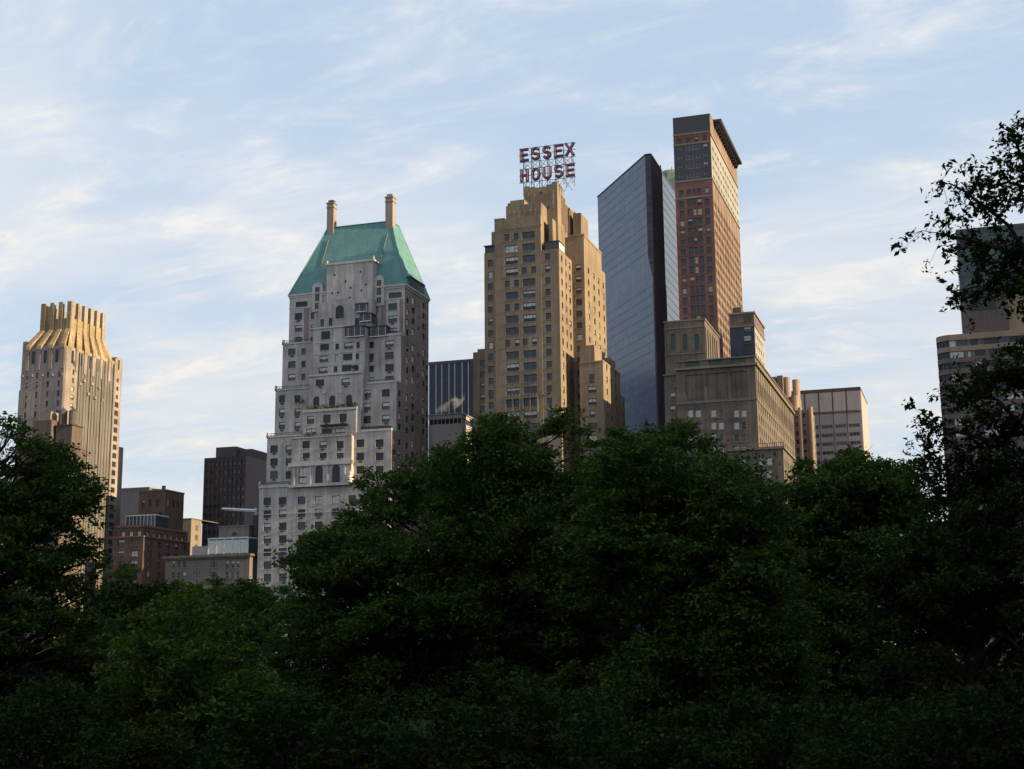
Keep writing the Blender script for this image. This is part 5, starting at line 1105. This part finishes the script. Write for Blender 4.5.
# ------------------------------------------------------------------ trees
def np_mesh(name, V, mat, nper=4):
    n = len(V); me = bpy.data.meshes.new(name); me.vertices.add(n); me.vertices.foreach_set('co', V.astype(np.float32).ravel())
    me.loops.add(n); me.loops.foreach_set('vertex_index', np.arange(n, dtype=np.int32)); me.polygons.add(n//nper); me.polygons.foreach_set('loop_start', np.arange(0, n, nper, dtype=np.int32))
    me.materials.append(MATS[mat]); me.update(calc_edges=True); return me
def leaves(C, size, rg, flat=.55, asp=.5):
    """one bent leaf blade per centre, random heading, leaning towards the horizontal"""
    n = len(C); d = rg.normal(size=(n, 3)); d[:, 2] *= flat; d[:, 2] -= .15; d /= np.linalg.norm(d, axis=1, keepdims=True)
    u = rg.normal(size=(n, 3)); u[:, :2] *= .7; u[:, 2] = np.abs(u[:, 2])+.25; s = np.cross(d, u); s /= np.linalg.norm(s, axis=1, keepdims=True)
    L = size*(.5+1.05*rg.random((n, 1))**1.5); nrm = np.cross(s, d)
    a = C-d*L*.5; t = C+d*L*.5-nrm*L*.12; l_ = C+s*L*asp*.5+nrm*L*.08; r_ = C-s*L*asp*.5+nrm*L*.08
    return np.stack([a, r_, t, l_], 1).reshape(-1, 3)
def lobes_leaves(lobes, per, size, rg):
    """each bough: a handful of drooping pads of foliage on its upper and outer side, every pad made of little leafy sprigs"""
    out = []
    for (x, y, z, R) in lobes:
        n = max(7, int(15*min(1.5, R/1.5))); p = rg.normal(size=(n, 3)); p /= np.linalg.norm(p, axis=1, keepdims=True); p[:, 2] = np.where(rg.random(n) < .72, np.abs(p[:, 2]), p[:, 2])*.95-.10
        p *= R*(.45+.62*rg.random((n, 1))**.8); rs = R*(.22+.30*rg.random((n, 1))); k = max(6, int(per*(R/1.5)**2/n/4))
        q = rg.normal(size=(n, k, 3))*np.array([.68, .68, .25]); q[:, :, 2] -= .14*(q[:, :, 0]**2+q[:, :, 1]**2)
        c = (p+np.array([x, y, z]))[:, None, :]+q*rs[:, None, :]
        c = c.reshape(-1, 1, 3)+rg.normal(size=(n*k, 4, 3))*size*np.array([.62, .62, .34]); out.append(c.reshape(-1, 3))
    return np.concatenate(out)
def limb_path(a, b, rg, sag=.12, n=5):
    a, b = np.array(a, float), np.array(b, float); L = np.linalg.norm(b-a); P = []
    for i in range(n+1):
        t = i/n; p = a+(b-a)*t; p[2] += math.sin(math.pi*t)*L*sag*.6; 
        if 0 < i < n: p += rg.normal(size=3)*L*.025
        P.append(tuple(p))
    return P
def tree(label, base, lobes, per, size, mat, seed, name='broadleaf_tree', tr=.28, stem=.35, group=None, ivy=0):
    rg = np.random.default_rng(seed); r = empty(name, label, 'tree', (base[0], base[1], 0), group); L = np.array(lobes); top = L[:, 2].max(); off = (base[0], base[1], 0)
    tb = MB(); sh = top*stem; ctr = L[:, :3].mean(0); lean = np.array([(ctr[0]-base[0])*.25, (ctr[1]-base[1])*.25])
    stemp = [(base[0]+lean[0]*t*t, base[1]+lean[1]*t*t, top*.78*t) for t in np.linspace(0, 1, 9)]
    tb.tube(stemp, [tr*(1.35 if i == 0 else 1-.085*i) for i in range(9)], 9)
    for (x, y, z, R) in lobes:
        t = min(.95, max(.3, (z-R*1.3-abs(x-base[0])*.35)/(top*.78))); i = t*8; k = int(i); p0 = np.array(stemp[k])+(np.array(stemp[min(8, k+1)])-np.array(stemp[k]))*(i-k)
        P = limb_path(p0, (x, y, z), rg); w = tr*.42*(1-.5*t); tb.tube(P, [w*(1-.14*j) for j in range(len(P))], 6)
        for j in range(4):
            e = np.array((x, y, z))+rg.normal(size=3)*R*.5; tb.tube(limb_path(P[3], e, rg, .05, 3), [w*.3, w*.22, w*.14, w*.06], 5)
    link('trunk', tb.mesh('trunk', ['bark'], off), r)
    C = lobes_leaves(lobes, per, size, rg); C = C[C[:, 2] > .3]; V = leaves(C, size, rg); V -= np.array([base[0], base[1], 0]); link('crown', np_mesh('crown', V, mat), r); return r
def crown_from(poly, Y, n, rmin, rmax, depth, seed, edge=None):
    """fill a crown: outline (bearing, height) at distance Y sets its size in metres; lobes are spread through its real depth"""
    rg = np.random.default_rng(seed); W = [at(px, py, Y) for px, py in poly]; xs_ = [p[0] for p in W]; zs_ = [p[1] for p in W]; out = []
    def inside(x, z):
        c = False; j = len(W)-1
        for i in range(len(W)):
            if (W[i][1] > z) != (W[j][1] > z) and x < (W[j][0]-W[i][0])*(z-W[i][1])/(W[j][1]-W[i][1])+W[i][0]: c = not c
            j = i
        return c
    cx, cz = (min(xs_)+max(xs_))/2, (min(zs_)+max(zs_))/2; hw, hh = (max(xs_)-min(xs_))/2, (max(zs_)-min(zs_))/2; tries = 0
    while len(out) < n and tries < n*60:
        tries += 1; x = rg.uniform(min(xs_), max(xs_)); z = rg.uniform(max(.8, min(zs_)), max(zs_)); R = rmin+(rmax-rmin)*rg.random()**1.6
        if not (inside(x, z) and inside(x, z+R*.25) and inside(x-R*.45, z) and inside(x+R*.45, z)): continue
        q = max(0, 1-((x-cx)/hw)**2*.8-max(0, (z-cz)/hh)**2*.5); dy = rg.uniform(-1, 1)*depth*math.sqrt(q); k = (Y+dy)/Y
        out.append((x*k, Y+dy, max(.9, CAM_Z+(z-CAM_Z)*k), R))
    return out
# the big trees of the middle distance
T = [
 ('large dark green tree spreading in front of the stone tower and the hotel, largest crown', 66, [(268, 800), (262, 640), (272, 590), (300, 545), (335, 535), (346, 492), (372, 475), (405, 474), (430, 468), (446, 446), (466, 430), (490, 424), (530, 428), (560, 413), (592, 428), (612, 470), (640, 560), (650, 800)], 270, .7, 2.0, 7, 11, 'leaf_green', 1500, .215, 440),
 ('dense dark tree standing right of the largest crown, below the glass wedge tower', 60, [(570, 800), (575, 560), (590, 455), (612, 436), (645, 440), (672, 424), (700, 430), (728, 444), (742, 462), (768, 480), (800, 560), (810, 800)], 220, .7, 1.8, 6, 12, 'leaf_green', 1500, .20, 680),
 ('dark tree with a ragged top in front of the tan residential tower', 74, [(745, 800), (748, 540), (760, 478), (790, 474), (812, 462), (840, 462), (870, 450), (900, 448), (925, 470), (940, 560), (945, 800)], 210, .7, 1.9, 6, 13, 'leaf_green', 1500, .23, 845),
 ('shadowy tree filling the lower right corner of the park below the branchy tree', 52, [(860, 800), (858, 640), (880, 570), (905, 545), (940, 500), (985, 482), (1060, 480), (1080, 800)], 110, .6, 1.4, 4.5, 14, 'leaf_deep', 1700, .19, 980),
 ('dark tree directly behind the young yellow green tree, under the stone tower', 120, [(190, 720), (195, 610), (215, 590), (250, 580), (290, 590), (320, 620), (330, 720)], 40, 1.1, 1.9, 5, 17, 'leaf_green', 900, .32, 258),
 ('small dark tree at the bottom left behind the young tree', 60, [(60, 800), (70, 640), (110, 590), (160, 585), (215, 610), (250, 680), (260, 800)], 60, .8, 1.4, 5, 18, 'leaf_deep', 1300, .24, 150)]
for lab, Y, poly, n, r0, r1, dp, seed, mt, per, lf, bpx in T:
    extra = [(ax(p, 655, Y), Y+d, az(p, 655, Y), 1.7) for p in (505, 520, 535, 550) for d in (-2, 2)] if seed == 11 else []
    tree(lab, (ax(bpx, 690, Y), Y), crown_from(poly, Y, n, r0, r1, dp, seed)+extra, per, lf, mt, seed, tr=.42)
for i, (p, Y, top, wpx, lab) in enumerate(((128, 190, 566, 44, 'small tree at the left end of the far row, below the brown brick building'), (176, 205, 576, 40, 'small round tree of the far row under the tan stone building'), (216, 200, 578, 42, 'small tree of the far row left of the stone tower, second from its right end'), (254, 215, 582, 40, 'small tree at the right end of the far row below the stone tower'))):
    poly = [(p-wpx*.7, 660), (p-wpx*.6, top+22), (p-wpx*.25, top+5), (p, top), (p+wpx*.3, top+6), (p+wpx*.62, top+24), (p+wpx*.7, 660)]
    tree(lab, (ax(p, 640, Y), Y), crown_from(poly, Y, 34, 1.3, 2.1, 4, 40+i), 500, .42, 'leaf_green', 40+i, tr=.35, group='far row of park trees')
# young bright tree bottom left
poly = [(105, 830), (100, 690), (118, 640), (150, 605), (185, 588), (215, 598), (250, 640), (285, 680), (300, 740), (300, 830)]
tree('young yellow green tree with a thin forked trunk at the lower left', (ax(192, 760, 36), 36.), crown_from(poly, 36., 130, .5, .9, 2.6, 21), 700, .17, 'leaf_young', 21, name='young_tree', tr=.11)
# left near tree
poly = [(-120, 850), (-120, 440), (-40, 396), (0, 404), (18, 420), (45, 424), (62, 440), (78, 455), (96, 470), (112, 492), (104, 512), (96, 525), (112, 545), (100, 575), (118, 610), (120, 700), (110, 850)]
tree('tall leafy tree filling the left edge in front of the crowned tower', (ax(-40, 700, 42), 42.), crown_from(poly, 42., 360, .5, 1.0, 3.4, 22), 1300, .19, 'leaf_green', 22, tr=.32)

# undergrowth between the trees and the viewer's knoll
for i, (p, Y, hgt, wpx, lab) in enumerate(((30, 33, 3.4, 150, 'leafy shrub at the bottom left corner'), (175, 31, 2.2, 120, 'low shrub under the young yellow green tree'), (300, 34, 3.2, 130, 'shrub between the young tree and the largest crown'), (420, 33, 2.8, 130, 'dark shrub below the largest crown, at the bottom edge'),
        (545, 35, 3.6, 130, 'dark shrub at the bottom edge in the middle of the park'), (660, 33, 2.9, 130, 'dark shrub at the bottom edge right of the middle, below the glass wedge tower'), (785, 34, 3.3, 140, 'dark shrub at the bottom edge below the ragged topped tree'), (905, 32, 3.0, 130, 'dark shrub at the bottom edge below the branchy tree'), (1010, 31, 3.3, 120, 'leafy shrub at the bottom right corner'))):
    x = ax(p, 760, Y); rg = np.random.default_rng(70+i); w = wpx/F_PX*Y*.62; lob = [(x+rg.uniform(-1, 1)*w, Y+rg.uniform(-1.6, 1.6), rg.uniform(.25, 1)*hgt*(.75+.25*rg.random()), rg.uniform(.5, .85)) for _ in range(46)]
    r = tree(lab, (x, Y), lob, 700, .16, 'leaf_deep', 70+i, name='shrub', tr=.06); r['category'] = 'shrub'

# near right tree: limbs reach into the frame from a trunk beyond the right edge
def branchy():
    Y = 30.0; rg = np.random.default_rng(31); bx = 4.2; r = empty('overhanging_tree', 'branchy tree reaching in from the right edge against the sky', 'tree', (bx, Y, 0)); off = (bx, Y, 0)
    tb = MB(); stemp = [(bx-.12*i*.4+.12*math.sin(i*1.3), Y+.25*math.sin(i), 1.42*i) for i in range(10)]; tb.tube(stemp, [.42 if i == 0 else .34-.03*i for i in range(10)], 10)
    C = []; D_ = []
    def sprays(P, L0, dens, wid):
        P = [np.array(p) for p in P]
        for i in range(len(P)-1):
            seg = P[i+1]-P[i]; ln = np.linalg.norm(seg)
            for k in range(max(1, int(ln*dens*1.3))):
                a = P[i]+seg*rg.random(); d = rg.normal(size=3); d[2] = d[2]*.7+.25; d += seg/ln*.6; d /= np.linalg.norm(d); tl = L0*(.5+rg.random()*.7); e = a+d*tl; mid = (a+e)/2+rg.normal(size=3)*.04
                tb.tube([tuple(a), tuple(mid), tuple(e)], [.010, .007, .003], 4)
                m_ = int(wid*tl*36)
                t = rg.random((m_, 1))**.7; C.append(a+(e-a)*t+rg.normal(size=(m_, 3))*np.array([.085, .085, .065]))
                for s in range(2):
                    e2 = e+rg.normal(size=3)*.22; tb.tube([tuple(mid), tuple(e2)], [.006, .002], 4); m2 = int(wid*13); C.append(e2+rg.normal(size=(m2, 3))*.08)
    limbs = [([(1090, 330), (1050, 290), (1010, 262), (975, 248), (945, 240), (914, 233)], 0, .6, 4.5, 1.0), ([(1010, 262), (985, 225), (960, 205), (940, 190), (926, 183)], -.2, .5, 7, 1.1), ([(1050, 290), (1030, 230), (1012, 190), (1000, 160), (990, 136)], .3, .5, 7, 1.1), ([(1030, 230), (1040, 180), (1030, 140), (1016, 122)], .1, .5, 8, 1.2),
             ([(1012, 190), (985, 182), (965, 190)], -.3, .45, 8, 1.1), ([(1050, 290), (1020, 285), (985, 262), (962, 262)], .5, .5, 7, 1.0), ([(1090, 340), (1040, 300), (1000, 292), (965, 288), (938, 300)], .4, .5, 6.5, .95), ([(1000, 292), (975, 262), (955, 268)], .2, .45, 7, 1),
             ([(1100, 480), (1050, 440), (1000, 432), (960, 440), (930, 432), (908, 436)], 0, .55, 8, 1.1), ([(1000, 432), (970, 400), (945, 392), (930, 402)], .4, .5, 9, 1.1), ([(1050, 440), (1020, 400), (990, 375), (965, 380)], -.4, .55, 9, 1.1), ([(1060, 440), (1050, 390), (1020, 362), (1005, 352)], .5, .55, 9, 1.1),
             ([(960, 440), (935, 455), (915, 470), (905, 462)], .2, .5, 9, 1.2), ([(1090, 500), (1040, 480), (985, 470), (945, 482), (918, 500)], .2, .6, 10, 1.2), ([(1090, 520), (1040, 505), (990, 510), (950, 520), (925, 545)], -.3, .6, 11, 1.3), ([(1060, 300), (1058, 240), (1050, 190), (1060, 140)], -.3, .6, 9, 1.2), ([(1075, 420), (1050, 340), (1030, 310), (1015, 320)], -.2, .5, 8, 1.0)]+[([(1190, 170), (1200+40*k, 110-22*k+60*(k % 2)), (1215+62*k, 60+50*(k % 3))], (-.6, .5, -.2, .7, .1)[k % 5], .6, 9, 1.2) for k in range(-2, 4)]+[([(1190, 330), (1250, 270+50*k), (1320, 240+70*k)], .4-.5*k, .6, 9, 1.2) for k in range(3)]
    for pts, dy, L0, dens, wid in limbs:
        low_ = 1.1 if pts[-1][1] > 330 else .85; pts = [(p+(28 if low_ > 1 else 23), q) for p, q in pts] if pts[0][0] < 1140 else pts
        P = [(ax(p, q, Y+dy*i*.8), Y+dy*i*.8, az(p, q, Y+dy*i*.8)) for i, (p, q) in enumerate(pts)]
        w = .075 if pts[0][0] > 1070 else .04; tb.tube(P, [w*(1-.8*i/(len(P)-1))+.006 for i in range(len(P))], 6)
        sprays(P[1:] if len(P) > 3 else P, L0, dens*low_*1.3, wid)
        if pts[0][0] >= 1058: tb.tube([(bx-.3, Y, P[0][2]-1.4), P[0]], [w*1.5, w], 7)
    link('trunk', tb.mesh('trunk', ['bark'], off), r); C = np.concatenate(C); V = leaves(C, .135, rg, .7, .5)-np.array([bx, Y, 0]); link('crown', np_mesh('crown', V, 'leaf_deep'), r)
branchy()

# canopy of the trees round the viewer, just outside the view: they shade the undergrowth in front
back = [(-75, -26, 'the far eastern end'), (-50, -30, 'the east of the path'), (-27, -24, 'just east of the path'), (-4, -30, 'straight behind'), (18, -24, 'just west of the path'), (40, -28, 'the far western end')]
for i, (x, y, z0, R0, lab) in enumerate([(-24, 3, 15.5, 9, 'tall tree beside the viewpoint, outside the left of the view'), (11, 4, 15.5, 9, 'tall tree beside the viewpoint, outside the right of the view')]+[(x, y, 2, 13, 'broad tree in the row behind the viewpoint, at '+t) for x, y, t in back]):
    rg = np.random.default_rng(90+i); lob = []
    for k in range(120):
        a, q = rg.uniform(0, 2*math.pi), R0*math.sqrt(rg.random()); lob.append((x+q*math.cos(a), y+q*math.sin(a), rg.uniform(z0, 23-q*.4), rg.uniform(1.2, 2.0)))
    tree(lab, (x, y), lob, 300, .42, 'leaf_green', 90+i, tr=.4)
# more of the park's trees west of the view, copies of the middle-distance trees
for src, (x, y), rz, lab in (('ragged', (18, 92), 1.1, 'tall park tree beyond the right edge of the view, nearest of three'), ('wedge', (44, 120), 2.3, 'tall park tree beyond the right edge of the view, between two others'), ('ragged', (72, 150), 4.0, 'tall park tree beyond the right edge of the view, farthest of three')):
    o = [q for q in list(COL.objects) if q.get('category') == 'tree' and src in q.get('label', '')][0]; c = o.copy(); COL.objects.link(c); c.location = (x, y, 0); c.rotation_euler = (0, 0, rz); c['label'] = lab
    for ch in o.children: d = ch.copy(); COL.objects.link(d); d.parent = c
